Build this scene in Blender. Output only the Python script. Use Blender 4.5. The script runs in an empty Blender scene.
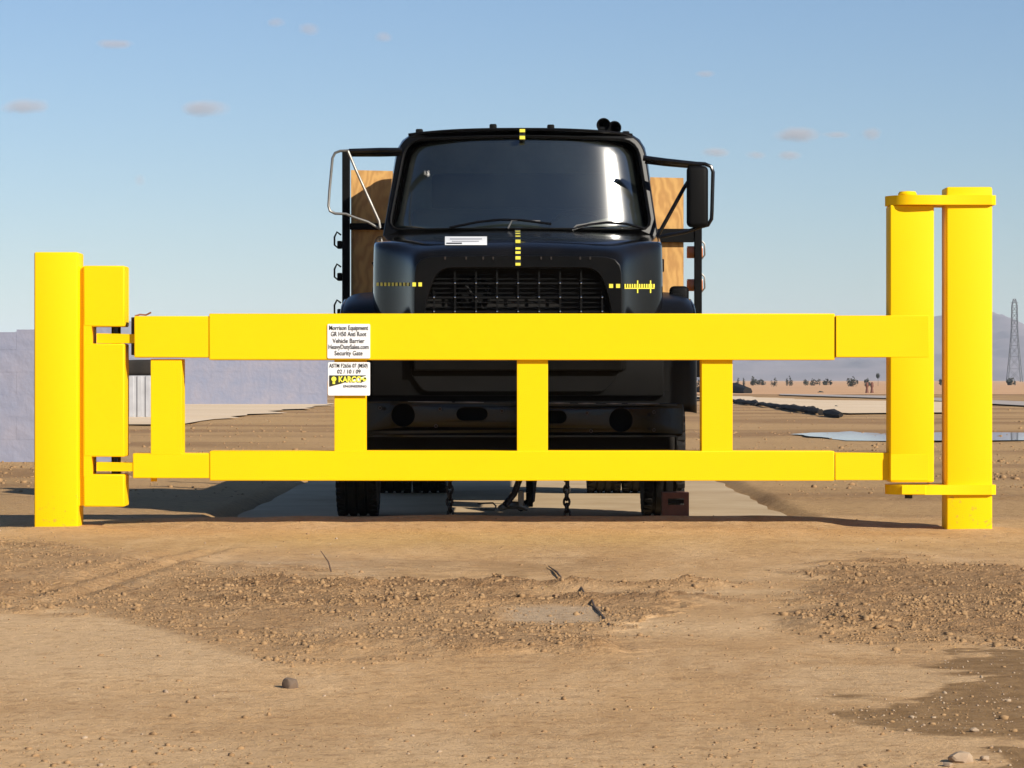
import bpy, bmesh, math, random
import numpy as np
from mathutils import Vector, Matrix

random.seed(7)
RNG = np.random.default_rng(11)
R = math.radians
sc = bpy.context.scene
COL = sc.collection

# ------------------------------------------------------------------ camera
F = 3040.0                                   # focal length in pixels at 1024 wide
HZ = 380.0                                   # horizon row
CH = 0.93                                    # camera height
cam_d = bpy.data.cameras.new('camera')
cam_d.sensor_width = 36.0
cam_d.lens = 36.0 * F / 1024.0
cam_d.shift_y = -4.0 / 1024.0
cam_d.clip_start = 0.1
cam_d.clip_end = 60000
cam = bpy.data.objects.new('camera', cam_d)
COL.objects.link(cam)
cam.location = (0, 0, CH)
cam.rotation_euler = (R(90), 0, 0)
sc.camera = cam

# ------------------------------------------------------------------ light
SUN_EL = R(29.0)
SUN_AZ = R(46.0)                             # to the right of straight behind the camera
sunvec = Vector((math.sin(SUN_AZ) * math.cos(SUN_EL), -math.cos(SUN_AZ) * math.cos(SUN_EL), math.sin(SUN_EL)))
w = bpy.data.worlds.new('World')
sc.world = w
w.use_nodes = True
nt = w.node_tree
nt.nodes.clear()
out = nt.nodes.new('ShaderNodeOutputWorld')
bg = nt.nodes.new('ShaderNodeBackground')
sky = nt.nodes.new('ShaderNodeTexSky')
sky.sky_type = 'NISHITA'
sky.sun_disc = False
sky.sun_elevation = SUN_EL
sky.sun_rotation = math.atan2(sunvec.x, sunvec.y)
sky.air_density = 1.0
sky.dust_density = 0.15
sky.ozone_density = 4.0
sky.altitude = 300
bg.inputs[1].default_value = 0.064
tint = nt.nodes.new('ShaderNodeVectorMath')
tint.operation = 'MULTIPLY'
tint.inputs[1].default_value = (1.02, 1.035, 1.13)
nt.links.new(sky.outputs[0], tint.inputs[0])
nt.links.new(tint.outputs[0], bg.inputs[0])
nt.links.new(bg.outputs[0], out.inputs[0])
sl = bpy.data.lights.new('sun', 'SUN')
sl.energy = 5.0
sl.angle = R(0.53)
sl.color = (1.0, 0.93, 0.82)
so = bpy.data.objects.new('sun', sl)
COL.objects.link(so)
so.location = (20, -20, 30)
so.rotation_euler = (-sunvec).to_track_quat('-Z', 'Y').to_euler()
sc.view_settings.view_transform = 'Standard'
sc.view_settings.look = 'None'
sc.view_settings.gamma = 1.0
sc.view_settings.exposure = 0.45
sc.view_settings.use_curve_mapping = False
sc.cycles.volume_bounces = 0
sc.cycles.max_bounces = 8


# ------------------------------------------------------------------ helpers
def P(px, py, Y):                            # real-world point seen at a pixel, at distance Y
    return ((px - 512.0) / F * Y, Y, CH - (py - HZ) / F * Y)


def X(px, Y):
    return (px - 512.0) / F * Y


def Z(py, Y):
    return CH - (py - HZ) / F * Y


def tag(o, label=None, cat=None, group=None, kind=None):
    if label: o['label'] = label
    if cat: o['category'] = cat
    if group: o['group'] = group
    if kind: o['kind'] = kind
    return o


def thing(name, loc, label, cat, group=None):
    o = bpy.data.objects.new(name, None)
    o.empty_display_size = 0.2
    COL.objects.link(o)
    o.location = loc
    return tag(o, label, cat, group)


def origin_of(o):
    v = Vector((0, 0, 0))
    while o is not None:
        v += Vector(o.location)
        o = o.parent
    return v


def link(name, me, mat, parent=None, base=None, smooth=None):
    """me has world coordinates; it is stored relative to its parent chain (or to base)."""
    org = origin_of(parent) if parent else Vector(base or (0, 0, 0))
    me.transform(Matrix.Translation(-org))
    me.name = name
    o = bpy.data.objects.new(name, me)
    COL.objects.link(o)
    if parent:
        o.parent = parent
    else:
        o.location = org
    if mat and not me.materials:
        me.materials.append(mat)
    if smooth is not None:
        me.polygons.foreach_set('use_smooth', [True] * len(me.polygons))
        if smooth < 180:
            try:
                me.set_sharp_from_angle(angle=R(smooth))
            except Exception:
                pass
    return o


def build(name, bm, mat, parent=None, base=None, smooth=40):
    if mat and mat.name.startswith('yellow_paint') and smooth:
        smooth = 21                      # flat steel faces with crisp rounded corners
    me = bpy.data.meshes.new(name)
    bmesh.ops.recalc_face_normals(bm, faces=bm.faces)
    bm.to_mesh(me)
    bm.free()
    return link(name, me, mat, parent, base, smooth)


def build_each(name, bm, mat, parent=None, base=None, smooth=40):
    """every loose piece of bm becomes a mesh object of its own"""
    bm.verts.ensure_lookup_table(); bm.verts.index_update()
    seen = [-1] * len(bm.verts); isl = []
    for v in bm.verts:
        if seen[v.index] >= 0: continue
        k = len(isl); stack = [v]; seen[v.index] = k; mem = []
        while stack:
            a = stack.pop(); mem.append(a)
            for e in a.link_edges:
                b = e.other_vert(a)
                if seen[b.index] < 0:
                    seen[b.index] = k; stack.append(b)
        isl.append(mem)
    res = []
    for mem in isl:
        t = bmesh.new(); mp = {v.index: t.verts.new(v.co) for v in mem}
        fs = {f for v in mem for f in v.link_faces}
        for f in sorted(fs, key=lambda f: f.index): t.faces.new([mp[v.index] for v in f.verts])
        res.append(build(name, t, mat, parent, base, smooth))
    bm.free()
    return res


def NB():
    return bmesh.new()


def box(bm, x0, x1, y0, y1, z0, z1, bev=0.0, seg=2, M=None):
    t = bmesh.new()
    vs = [t.verts.new((x, y, z)) for x in (x0, x1) for y in (y0, y1) for z in (z0, z1)]
    for f in ((0, 1, 3, 2), (4, 6, 7, 5), (0, 4, 5, 1), (2, 3, 7, 6), (0, 2, 6, 4), (1, 5, 7, 3)):
        t.faces.new([vs[i] for i in f])
    if bev > 0:
        bmesh.ops.bevel(t, geom=list(t.edges) + list(t.verts), offset=bev, segments=seg, profile=0.5, affect='EDGES')
    merge(bm, t, M)


def merge(bm, t, M=None):
    if M is not None:
        bmesh.ops.transform(t, matrix=M, verts=t.verts)
    me = bpy.data.meshes.new('tmp')
    t.to_mesh(me)
    t.free()
    bm.from_mesh(me)
    bpy.data.meshes.remove(me)


def tube(bm, pts, r, n=10, closed=False):
    pts = [Vector(p) for p in pts]
    rings = []
    L = len(pts)
    up = Vector((0, 0, 1))
    prev = None
    for i, p in enumerate(pts):
        if closed:
            d = pts[(i + 1) % L] - pts[i - 1]
        else:
            d = pts[min(i + 1, L - 1)] - pts[max(i - 1, 0)]
        d.normalize()
        if prev is None:
            a = up if abs(d.z) < 0.9 else Vector((1, 0, 0))
            u = d.cross(a).normalized()
        else:
            u = (prev - d * prev.dot(d)).normalized()
        prev = u
        v = d.cross(u)
        rr = r[i] if isinstance(r, (list, tuple)) else r
        rings.append([bm.verts.new(p + (u * math.cos(2 * math.pi * k / n) + v * math.sin(2 * math.pi * k / n)) * rr) for k in range(n)])
    for i in range(L if closed else L - 1):
        a, b = rings[i], rings[(i + 1) % L]
        for k in range(n):
            bm.faces.new((a[k], a[(k + 1) % n], b[(k + 1) % n], b[k]))
    if not closed:
        bm.faces.new(rings[0][::-1])
        bm.faces.new(rings[-1])


def lathe(bm, prof, c, axis='X', n=32, a0=0.0, a1=2 * math.pi, M=None):
    """prof: list of (along-axis, radius)."""
    t = bmesh.new()
    full = abs(a1 - a0 - 2 * math.pi) < 1e-6
    cnt = n if full else n + 1
    rings = []
    for (h, r) in prof:
        ring = []
        for k in range(cnt):
            a = a0 + (a1 - a0) * k / n
            if axis == 'X': v = (c[0] + h, c[1] + r * math.cos(a), c[2] + r * math.sin(a))
            elif axis == 'Y': v = (c[0] + r * math.cos(a), c[1] + h, c[2] + r * math.sin(a))
            else: v = (c[0] + r * math.cos(a), c[1] + r * math.sin(a), c[2] + h)
            ring.append(t.verts.new(v))
        rings.append(ring)
    for i in range(len(rings) - 1):
        for k in range(cnt if full else cnt - 1):
            k2 = (k + 1) % cnt
            t.faces.new((rings[i][k], rings[i][k2], rings[i + 1][k2], rings[i + 1][k]))
    bmesh.ops.remove_doubles(t, verts=t.verts, dist=1e-5)
    merge(bm, t, M)


def rounded(pts, rad, seg=5):
    """round the corners of a 2-D polygon"""
    res = []
    n = len(pts)
    for i in range(n):
        p0, p1, p2 = Vector(pts[i - 1]), Vector(pts[i]), Vector(pts[(i + 1) % n])
        r = rad[i] if isinstance(rad, (list, tuple)) else rad
        a, b = (p0 - p1), (p2 - p1)
        r = min(r, a.length * .49, b.length * .49)
        A, B = p1 + a.normalized() * r, p1 + b.normalized() * r
        for k in range(seg + 1):
            t = k / seg
            res.append(tuple((1 - t) ** 2 * A + 2 * t * (1 - t) * p1 + t * t * B))
    return res


def plate(name, loops, y, thick, mat, parent, bev=0.0, yfun=None, smooth=30):
    """flat plate in the xz plane with holes; loops[0] = outline (x, z); front face at y, goes back by thick"""
    cu = bpy.data.curves.new(name, 'CURVE')
    cu.dimensions = '2D'
    cu.fill_mode = 'BOTH'
    cu.extrude = thick / 2 - bev
    cu.bevel_depth = bev
    cu.bevel_resolution = 1
    for L in loops:
        s = cu.splines.new('POLY')
        s.points.add(len(L) - 1)
        for i, q in enumerate(L):
            s.points[i].co = (q[0], q[1], 0, 1)
        s.use_cyclic_u = True
    tmp = bpy.data.objects.new('tmp', cu)
    COL.objects.link(tmp)
    dg = bpy.context.evaluated_depsgraph_get()
    me = bpy.data.meshes.new_from_object(tmp.evaluated_get(dg))
    bpy.data.objects.remove(tmp)
    me.transform(Matrix.Translation((0, y + thick / 2, 0)) @ Matrix.Rotation(R(90), 4, 'X'))
    if yfun:
        for v in me.vertices:
            v.co.y += yfun(v.co.x, v.co.z)
    me.materials.clear()
    return link(name, me, mat, parent, smooth=smooth)


def text(name, s, size, xc, zc, y, mat, parent, width=None, bold=0.0, thick=0.001):
    cu = bpy.data.curves.new(name, 'FONT')
    cu.body = s
    cu.size = size
    cu.align_x = 'CENTER'
    cu.align_y = 'CENTER'
    cu.extrude = thick
    cu.offset = bold
    cu.resolution_u = 3
    tmp = bpy.data.objects.new('tmp', cu)
    COL.objects.link(tmp)
    dg = bpy.context.evaluated_depsgraph_get()
    me = bpy.data.meshes.new_from_object(tmp.evaluated_get(dg))
    bpy.data.objects.remove(tmp)
    xs = [v.co.x for v in me.vertices]
    sx = 1.0 if not width else width / (max(xs) - min(xs))
    me.transform(Matrix.Translation((xc, y, zc)) @ Matrix.Rotation(R(90), 4, 'X') @ Matrix.Diagonal((sx, 1, 1, 1)))
    me.materials.clear()
    return link(name, me, mat, parent)


# ------------------------------------------------------------------ materials
def mat(name, col, rough=0.5, metal=0.0, spec=0.5, coat=0.0, noise=None, bump=None, emis=None, alpha=None):
    """noise = (scale, amount, [dark colour]); bump = (scale, strength, distance)"""
    m = bpy.data.materials.new(name)
    m.use_nodes = True
    n = m.node_tree.nodes
    l = m.node_tree.links
    b = n['Principled BSDF']
    b.inputs['Base Color'].default_value = (*col, 1)
    b.inputs['Roughness'].default_value = rough
    b.inputs['Metallic'].default_value = metal
    b.inputs['Specular IOR Level'].default_value = spec
    if coat:
        b.inputs['Coat Weight'].default_value = coat
        b.inputs['Coat Roughness'].default_value = 0.08
    tc = n.new('ShaderNodeTexCoord')
    if noise:
        t = n.new('ShaderNodeTexNoise')
        t.inputs['Scale'].default_value = noise[0]
        t.inputs['Detail'].default_value = 8
        t.inputs['Roughness'].default_value = 0.6
        l.new(tc.outputs['Object'], t.inputs['Vector'])
        cr = n.new('ShaderNodeMapRange')
        cr.inputs[1].default_value = 0.35
        cr.inputs[2].default_value = 0.7
        l.new(t.outputs[0], cr.inputs[0])
        mx = n.new('ShaderNodeMix')
        mx.data_type = 'RGBA'
        dark = noise[2] if len(noise) > 2 else tuple(c * (1 - noise[1]) for c in col)
        mx.inputs[6].default_value = (*col, 1)
        mx.inputs[7].default_value = (*dark, 1)
        if len(noise) > 2:
            ml = n.new('ShaderNodeMath'); ml.operation = 'MULTIPLY'
            ml.inputs[1].default_value = noise[1]
            l.new(cr.outputs[0], ml.inputs[0])
            l.new(ml.outputs[0], mx.inputs[0])
        else:
            l.new(cr.outputs[0], mx.inputs[0])
        l.new(mx.outputs[2], b.inputs['Base Color'])
        rr = n.new('ShaderNodeMapRange')
        rr.inputs[3].default_value = max(0.02, rough - 0.07)
        rr.inputs[4].default_value = min(1, rough + 0.12)
        l.new(t.outputs[0], rr.inputs[0])
        l.new(rr.outputs[0], b.inputs['Roughness'])
    if bump:
        t2 = n.new('ShaderNodeTexNoise')
        t2.inputs['Scale'].default_value = bump[0]
        t2.inputs['Detail'].default_value = 6
        l.new(tc.outputs['Object'], t2.inputs['Vector'])
        bp = n.new('ShaderNodeBump')
        bp.inputs['Strength'].default_value = bump[1]
        bp.inputs['Distance'].default_value = bump[2]
        l.new(t2.outputs[0], bp.inputs['Height'])
        l.new(bp.outputs[0], b.inputs['Normal'])
    if emis:
        b.inputs['Emission Color'].default_value = (*emis[0], 1)
        b.inputs['Emission Strength'].default_value = emis[1]
    return m


M = {}
M['yellow'] = mat('yellow_paint', (0.88, 0.55, 0.002), 0.55, spec=0.12, noise=(3.0, 0.025), bump=(9, 0.06, 0.002))
M['yellow_dirty'] = mat('yellow_paint_specked', (0.88, 0.55, 0.002), 0.55, spec=0.12, bump=(20, 0.1, 0.002))


def base_dirt(m):                                # mud splashes and chips on the lowest part of a post
    n, l = m.node_tree.nodes, m.node_tree.links
    b = n['Principled BSDF']
    geo = n.new('ShaderNodeNewGeometry'); sp = n.new('ShaderNodeSeparateXYZ'); l.new(geo.outputs['Position'], sp.inputs[0])
    nz = n.new('ShaderNodeTexNoise'); nz.inputs['Scale'].default_value = 26; nz.inputs['Detail'].default_value = 6; nz.inputs['Roughness'].default_value = .65
    l.new(geo.outputs['Position'], nz.inputs[0])
    zr = n.new('ShaderNodeMapRange'); zr.inputs[1].default_value = 0; zr.inputs[2].default_value = .9; zr.inputs[3].default_value = .0; zr.inputs[4].default_value = .2
    l.new(sp.outputs[2], zr.inputs[0])
    sb = n.new('ShaderNodeMath'); sb.operation = 'SUBTRACT'; l.new(nz.outputs[0], sb.inputs[0]); l.new(zr.outputs[0], sb.inputs[1])
    r = n.new('ShaderNodeMapRange'); r.inputs[1].default_value = .57; r.inputs[2].default_value = .66; r.inputs[4].default_value = .75; l.new(sb.outputs[0], r.inputs[0])
    mx = n.new('ShaderNodeMix'); mx.data_type = 'RGBA'; mx.inputs[6].default_value = (0.88, 0.55, 0.002, 1); mx.inputs[7].default_value = (0.42, .25, .06, 1)
    l.new(r.outputs[0], mx.inputs[0]); l.new(mx.outputs[2], b.inputs['Base Color'])


base_dirt(M['yellow_dirty'])
M['black'] = mat('black_gloss_paint', (0.003, 0.003, 0.0028), 0.09, spec=0.30, noise=(2.5, 0.6, (0.013, 0.011, 0.009)), bump=(2.2, 0.06, 0.012))
M['black_worn'] = mat('black_worn_paint', (0.003, 0.003, 0.003), 0.2, spec=0.35, noise=(9, 0.7, (0.009, 0.008, 0.007)), bump=(25, 0.25, 0.004))
M['black_matt'] = mat('black_matt', (0.0025, 0.0025, 0.0025), 0.6, spec=0.12, noise=(6, 0.4, (0.006, 0.0055, 0.005)))
M['pillar'] = mat('black_pillar_paint', (0.004, 0.004, 0.004), 0.42, spec=0.2)
M['rubber'] = mat('tyre_rubber', (0.010, 0.010, 0.010), 0.8, spec=0.2, noise=(14, 0.6, (0.035, 0.028, 0.02)), bump=(40, 0.3, 0.003))
M['steel'] = mat('bright_steel_tube', (0.22, 0.21, 0.19), 0.42, metal=0.6, noise=(20, 0.3))
M['chrome'] = mat('chrome', (0.7, 0.7, 0.7), 0.12, metal=1.0)
M['iron'] = mat('dark_iron', (0.015, 0.013, 0.012), 0.5, metal=0.3, noise=(20, 0.6, (0.05, 0.03, 0.02)))
M['white'] = mat('white_vinyl', (0.82, 0.82, 0.80), 0.5)
M['ink'] = mat('black_ink', (0.03, 0.03, 0.035), 0.6)
M['logo_yellow'] = mat('logo_yellow', (0.85, 0.80, 0.08), 0.5)
M['logo_black'] = mat('logo_black', (0.03, 0.03, 0.01), 0.5)
M['tape'] = mat('yellow_tape', (0.75, 0.66, 0.06), 0.5)
M['tape_black'] = mat('black_tape', (0.012, 0.012, 0.012), 0.4)
M['wall_mauve'] = mat('hill_haze_block', (0.225, 0.245, 0.325), 0.9, spec=0.1, noise=(1.7, 0.9, (0.29, 0.28, 0.33)), bump=(7, 0.4, 0.04))  # bluish haze of far hills put into the block colour
M['crate_white'] = mat('dull_white_sheet', (0.42, 0.42, 0.43), 0.6, noise=(3, 0.2))
M['amber'] = mat('amber_lens', (0.55, 0.12, 0.02), 0.25, coat=0.5)
M['red_lens'] = mat('orange_reflector', (0.60, 0.17, 0.03), 0.3, coat=0.5)
M['rust'] = mat('rusty_steel', (0.24, 0.085, 0.045), 0.75, noise=(14, 0.6, (0.12, 0.05, 0.03)), bump=(30, 0.3, 0.003))
M['lens'] = mat('headlight_lens', (0.35, 0.35, 0.36), 0.08, coat=1.0)
M['mirror'] = mat('mirror_glass', (0.7, 0.72, 0.75), 0.03, metal=1.0)
M['seat'] = mat('dark_vinyl', (0.035, 0.04, 0.04), 0.6)
M['trim'] = mat('grey_green_trim', (0.22, 0.25, 0.22), 0.8, spec=0.1, noise=(4, .4))
M['fender'] = mat('black_fender_paint', (0.004, 0.004, 0.004), 0.33, spec=0.22, noise=(5, .4, (.009, .008, .007)))
M['radiator'] = mat('radiator_core', (0.012, 0.011, 0.010), 0.7, spec=0.2, noise=(30, .5))
M['face'] = mat('black_face_paint', (0.003, 0.003, 0.003), 0.3, spec=0.12, noise=(5, .4, (.008, .007, .006)))
M['stick'] = mat('dry_wood', (0.09, 0.055, 0.035), 0.9)
M['pylon'] = mat('galvanised_steel', (0.16, 0.17, 0.18), 0.6, metal=0.3)
M['bush'] = mat('desert_bush', (0.055, 0.06, 0.045), 0.9, noise=(4, 0.5))
M['sheeting'] = mat('black_sheeting', (0.02, 0.018, 0.016), 0.8, spec=0.15, noise=(3, 0.6, (0.05, 0.04, 0.03)))
M['post_brown'] = mat('brown_weathered_post', (0.14, 0.055, 0.035), 0.8)


def plywood_mat():
    m = bpy.data.materials.new('plywood'); m.use_nodes = True
    n, l = m.node_tree.nodes, m.node_tree.links
    b = n['Principled BSDF']; b.inputs['Roughness'].default_value = 0.7
    tc = n.new('ShaderNodeTexCoord'); mp = n.new('ShaderNodeMapping')
    mp.inputs['Scale'].default_value = (2.2, 2.2, 0.9)
    wv = n.new('ShaderNodeTexWave'); wv.wave_type = 'RINGS'; wv.rings_direction = 'SPHERICAL'
    wv.inputs['Scale'].default_value = 3.2; wv.inputs['Distortion'].default_value = 12
    wv.inputs['Detail'].default_value = 3; wv.inputs['Detail Scale'].default_value = 1.2
    cr = n.new('ShaderNodeValToRGB')
    cr.color_ramp.elements[0].color = (0.52, 0.27, 0.08, 1); cr.color_ramp.elements[1].color = (0.68, 0.385, 0.12, 1)
    n2 = n.new('ShaderNodeTexNoise'); n2.inputs['Scale'].default_value = 3; n2.inputs['Detail'].default_value = 6
    mx = n.new('ShaderNodeMix'); mx.data_type = 'RGBA'; mx.blend_type = 'MULTIPLY'; mx.inputs[0].default_value = 0.5
    l.new(tc.outputs['Object'], mp.inputs[0]); l.new(mp.outputs[0], wv.inputs[0]); l.new(wv.outputs[1], cr.inputs[0])
    l.new(tc.outputs['Object'], n2.inputs[0]); l.new(cr.outputs[0], mx.inputs[6]); l.new(n2.outputs[1], mx.inputs[7])
    cr2 = n.new('ShaderNodeValToRGB'); cr2.color_ramp.elements[0].color = (.6, .6, .6, 1); cr2.color_ramp.elements[1].color = (1, 1, 1, 1)
    l.new(n2.outputs[0], cr2.inputs[0]); l.new(cr2.outputs[0], mx.inputs[7])
    l.new(mx.outputs[2], b.inputs['Base Color'])
    return m


M['plywood'] = plywood_mat()


def glass_mat():
    m = bpy.data.materials.new('tinted_windshield'); m.use_nodes = True
    n, l = m.node_tree.nodes, m.node_tree.links
    n.clear()
    o = n.new('ShaderNodeOutputMaterial'); t = n.new('ShaderNodeBsdfTransparent'); t.inputs[0].default_value = (0.62, 0.68, 0.64, 1)
    g = n.new('ShaderNodeBsdfGlossy'); g.inputs['Roughness'].default_value = 0.06
    d = n.new('ShaderNodeBsdfDiffuse'); d.inputs[0].default_value = (0.040, 0.050, 0.042, 1)
    fr = n.new('ShaderNodeFresnel'); fr.inputs[0].default_value = 1.52
    g2 = n.new('ShaderNodeBsdfGlossy'); g2.inputs['Roughness'].default_value = 0.13
    nz = n.new('ShaderNodeTexNoise'); nz.inputs['Scale'].default_value = 3; nz.inputs['Detail'].default_value = 8
    tc = n.new('ShaderNodeTexCoord'); l.new(tc.outputs['Object'], nz.inputs[0])
    ml = n.new('ShaderNodeMath'); ml.operation = 'MULTIPLY'; ml.inputs[1].default_value = 0.45; l.new(nz.outputs[0], ml.inputs[0])
    m0 = n.new('ShaderNodeMixShader'); l.new(ml.outputs[0], m0.inputs[0]); l.new(t.outputs[0], m0.inputs[1]); l.new(d.outputs[0], m0.inputs[2])
    m1 = n.new('ShaderNodeMixShader'); l.new(fr.outputs[0], m1.inputs[0]); l.new(m0.outputs[0], m1.inputs[1]); l.new(g.outputs[0], m1.inputs[2])
    m2 = n.new('ShaderNodeMixShader'); m2.inputs[0].default_value = 0.09; l.new(m1.outputs[0], m2.inputs[1]); l.new(g2.outputs[0], m2.inputs[2])
    l.new(m2.outputs[0], o.inputs[0])
    return m


M['glass'] = glass_mat()


# ------------------------------------------------------------------ numpy noise
_tab = RNG.random((512, 512))


def vnoise(x, y):
    xi = np.floor(x).astype(np.int64); yi = np.floor(y).astype(np.int64)
    fx = x - xi; fy = y - yi
    fx = fx * fx * (3 - 2 * fx); fy = fy * fy * (3 - 2 * fy)
    a = _tab[xi & 511, yi & 511]; b = _tab[(xi + 1) & 511, yi & 511]
    c = _tab[xi & 511, (yi + 1) & 511]; d = _tab[(xi + 1) & 511, (yi + 1) & 511]
    return (a * (1 - fx) + b * fx) * (1 - fy) + (c * (1 - fx) + d * fx) * fy


def fbm(x, y, s, o=4, g=0.5):
    r = 0; a = 1; t = 0
    for k in range(o):
        r = r + a * vnoise(x * s + 17.3 * k, y * s + 9.1 * k); t += a; a *= g; s *= 2.03
    return r / t                               # 0..1


def sstep(a, b, v):
    t = np.clip((v - a) / (b - a), 0, 1)
    return t * t * (3 - 2 * t)


def soil_masks(x, y):
    """maps of the soil around the gate (metres on the ground, worked out from the photo once)"""
    yy = np.maximum(y, 1.0)
    u = 512 + x / yy * F
    v = HZ + CH * F / yy
    j = (fbm(x, y, 1.6, 5, .6) - 0.5)
    j2 = (fbm(x + 50, y + 20, 5.0, 3) - 0.5)
    vv = v + j * 34 + j2 * 20
    uu = u + j * 120 + j2 * 60
    near = ((y > 5.0) & (y < 20.6)).astype(float)
    bot = np.interp(uu, [-400, 0, 90, 150, 200, 250, 290, 340, 600, 660, 720], [618, 618, 612, 622, 640, 655, 668, 662, 648, 640, 560])
    top = np.interp(uu, [-400, 60, 170, 460, 640, 720], [546, 548, 566, 584, 590, 600])
    A = sstep(-10, 9, vv - top) * sstep(-9, 9, bot - vv)
    strips = (np.exp(-((v + j * 6 - 584) / 3.2) ** 2) + np.exp(-((v + j * 7 - 600) / 2.6) ** 2)) * sstep(790, 700, u) * sstep(150, 260, u)
    topB = np.interp(uu, [760, 800, 900, 1100, 1500], [600, 572, 566, 566, 566])
    botB = np.interp(uu, [760, 800, 900, 1100, 1500], [600, 634, 636, 645, 645])
    B = sstep(-9, 9, vv - topB) * sstep(-9, 9, botB - vv) * sstep(770, 850, uu)
    rough = np.clip(A * (0.55 + 0.9 * (fbm(x, y, 1.1, 3) - .3)) + strips + B, 0, 1.2) * near
    # slab showing through: a cleaner patch inside A
    clean = sstep(490, 520, u) * sstep(606, 596, u) * sstep(603, 608, v) * sstep(630, 622, v) * near
    rough = rough * (1 - 0.85 * clean)
    # damp dark soil bottom right
    up = np.interp(uu, [830, 850, 905, 985, 1030, 1500], [722, 708, 700, 677, 668, 640])
    lo = np.interp(uu, [830, 850, 905, 960, 1030, 1500], [718, 722, 733, 738, 736, 730])
    D1 = sstep(-7, 7, v + j * 16 + j2 * 14 - up) * sstep(-7, 7, lo - v - j * 16 - j2 * 14)
    D2 = sstep(905, 950, uu) * sstep(645, 651, vv) * sstep(676, 668, vv)
    D3 = sstep(985, 1000, uu) * sstep(742, 748, vv) * sstep(800, 780, vv)
    D4 = sstep(800, 830, u) * sstep(920, 890, u) * np.exp(-((v + j * 8 - 696 - (u - 860) * 0.1) / 4.0) ** 2)
    D5 = sstep(870, 900, uu) * sstep(1000, 960, uu) * np.exp(-((v + j * 10 - 668) / 3.0) ** 2)
    damp = np.clip(D1 + D2 + D3 + 0.6 * D4 + 0.0 * D5, 0, 1) * near
    stain = (np.exp(-((vv - 566) / 5.5) ** 2) * sstep(330, 400, u) * sstep(660, 560, u) * 0.8
             + np.exp(-((vv - 638) / 2.5) ** 2) * sstep(830, 880, u) * sstep(960, 930, u) * 0.7) * near
    pale = (sstep(330, 200, uu) * sstep(bot - 2, bot + 10, vv) * sstep(720, 660, vv)
            + 0.9 * np.exp(-((v + j * 8 - 592) / 3.0) ** 2) * sstep(600, 640, u) * sstep(820, 780, u)
            + np.exp(-((v + j * 10 - 630) / 9.0) ** 2) * sstep(590, 620, u) * sstep(800, 730, u)
            + 0.8 * sstep(740, 830, uu) * sstep(660, 675, vv) * sstep(700, 690, vv)
            + 0.5 * sstep(720, 740, vv)) * near * (1 - damp)
    grey = (clean * 1.0 + 0.5 * np.exp(-((vv - 567) / 9) ** 2) * sstep(190, 260, u) * sstep(420, 330, u)) * near
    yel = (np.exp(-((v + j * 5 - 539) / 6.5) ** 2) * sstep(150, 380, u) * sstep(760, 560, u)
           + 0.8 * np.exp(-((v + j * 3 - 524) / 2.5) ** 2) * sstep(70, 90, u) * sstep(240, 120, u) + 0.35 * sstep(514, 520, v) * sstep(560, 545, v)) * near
    # beyond the gate the ground turns browner, with darker bands
    far = sstep(20.4, 21.2, y)
    band = fbm(x * 0.15, y * 0.6, 0.7, 4)
    return rough, damp, np.clip(pale, 0, 1), np.clip(yel, 0, 1), stain, grey, far, band


def ground_z(x, y, rough=None):
    if rough is None:
        rough, *_ = soil_masks(x, y)
    z = (fbm(x, y, 0.45, 3) - 0.5) * 0.05
    z = z * sstep(6, 10, y) * (1 - 0.55 * sstep(16, 19, y) * (1 - sstep(24, 40, y)))
    z = z + (fbm(x, y, 3.0, 3) - 0.5) * 0.014
    cl = fbm(x, y, 14.0, 3)
    z = z + rough * (0.022 * (fbm(x, y, 7, 2) - 0.35) + 0.055 * np.clip(cl - 0.5, 0, 1))
    v_ = HZ + CH * F / np.maximum(y, 1.0)
    jz = fbm(x, y, 1.6, 5, .6) - .5
    u_ = 512 + x / np.maximum(y, 1.0) * F
    rid = (np.exp(-((v_ + jz * 6 - 585) / 2.6) ** 2) * sstep(150, 260, u_) * sstep(760, 700, u_) + .8 * np.exp(-((v_ + jz * 7 - 601) / 2.4) ** 2) * sstep(300, 360, u_) * sstep(720, 690, u_)
           + 1.2 * np.exp(-((v_ + jz * 10 - 650) / 4.5) ** 2) * sstep(290, 340, u_) * sstep(625, 600, u_) + 1.1 * np.exp(-((v_ + jz * 9 - 625) / 5) ** 2) * sstep(780, 810, u_))
    z = z + rid * (.012 + .028 * fbm(x, y, 6, 3)) * ((y > 5) & (y < 20))
    z = z - .016 * sstep(1.2, 2.8, x) * (y > 14) * (y < 24)
    # old wheel ruts crossing the churned soil at the left
    for c0, c1 in ((-2.15, -1.75), (-1.93, -1.58)):
        xc = c0 + (c1 - c0) * (y - 13) / 4
        z = z - .022 * np.exp(-((x - xc) / .07) ** 2) * sstep(12.6, 13.4, y) * sstep(17.2, 16.2, y)
        z = z + .012 * np.exp(-((x - xc - .14) / .05) ** 2) * sstep(12.6, 13.4, y) * sstep(17.2, 16.2, y)
    for px_, py_ in ((-2.84, 19.12), (2.86, 19.1)):      # soil heaped round the two posts
        rr = np.hypot(x - px_, (y - py_))
        z = z + .012 * sstep(.42, .16, rr + .12 * (fbm(x, y, 6, 3) - .5))
    # the soil stands a little higher on this side of the pad and ends in a low crest
    ax = np.abs(x)
    crest = np.where(y < 19.7, np.exp(-((y - 19.7) / 0.45) ** 2), np.exp(-((y - 19.7) / 0.22) ** 2)) * sstep(2.9, 1.9, ax + .5 * (fbm(x, y, .8, 2) - .5))
    z = z + crest * 0.047
    pad = sstep(2.15, 1.9, ax) * sstep(19.95, 20.15, y) * sstep(47, 46, y)
    z = z * (1 - pad) + pad * (-0.08)
    return z


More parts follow.
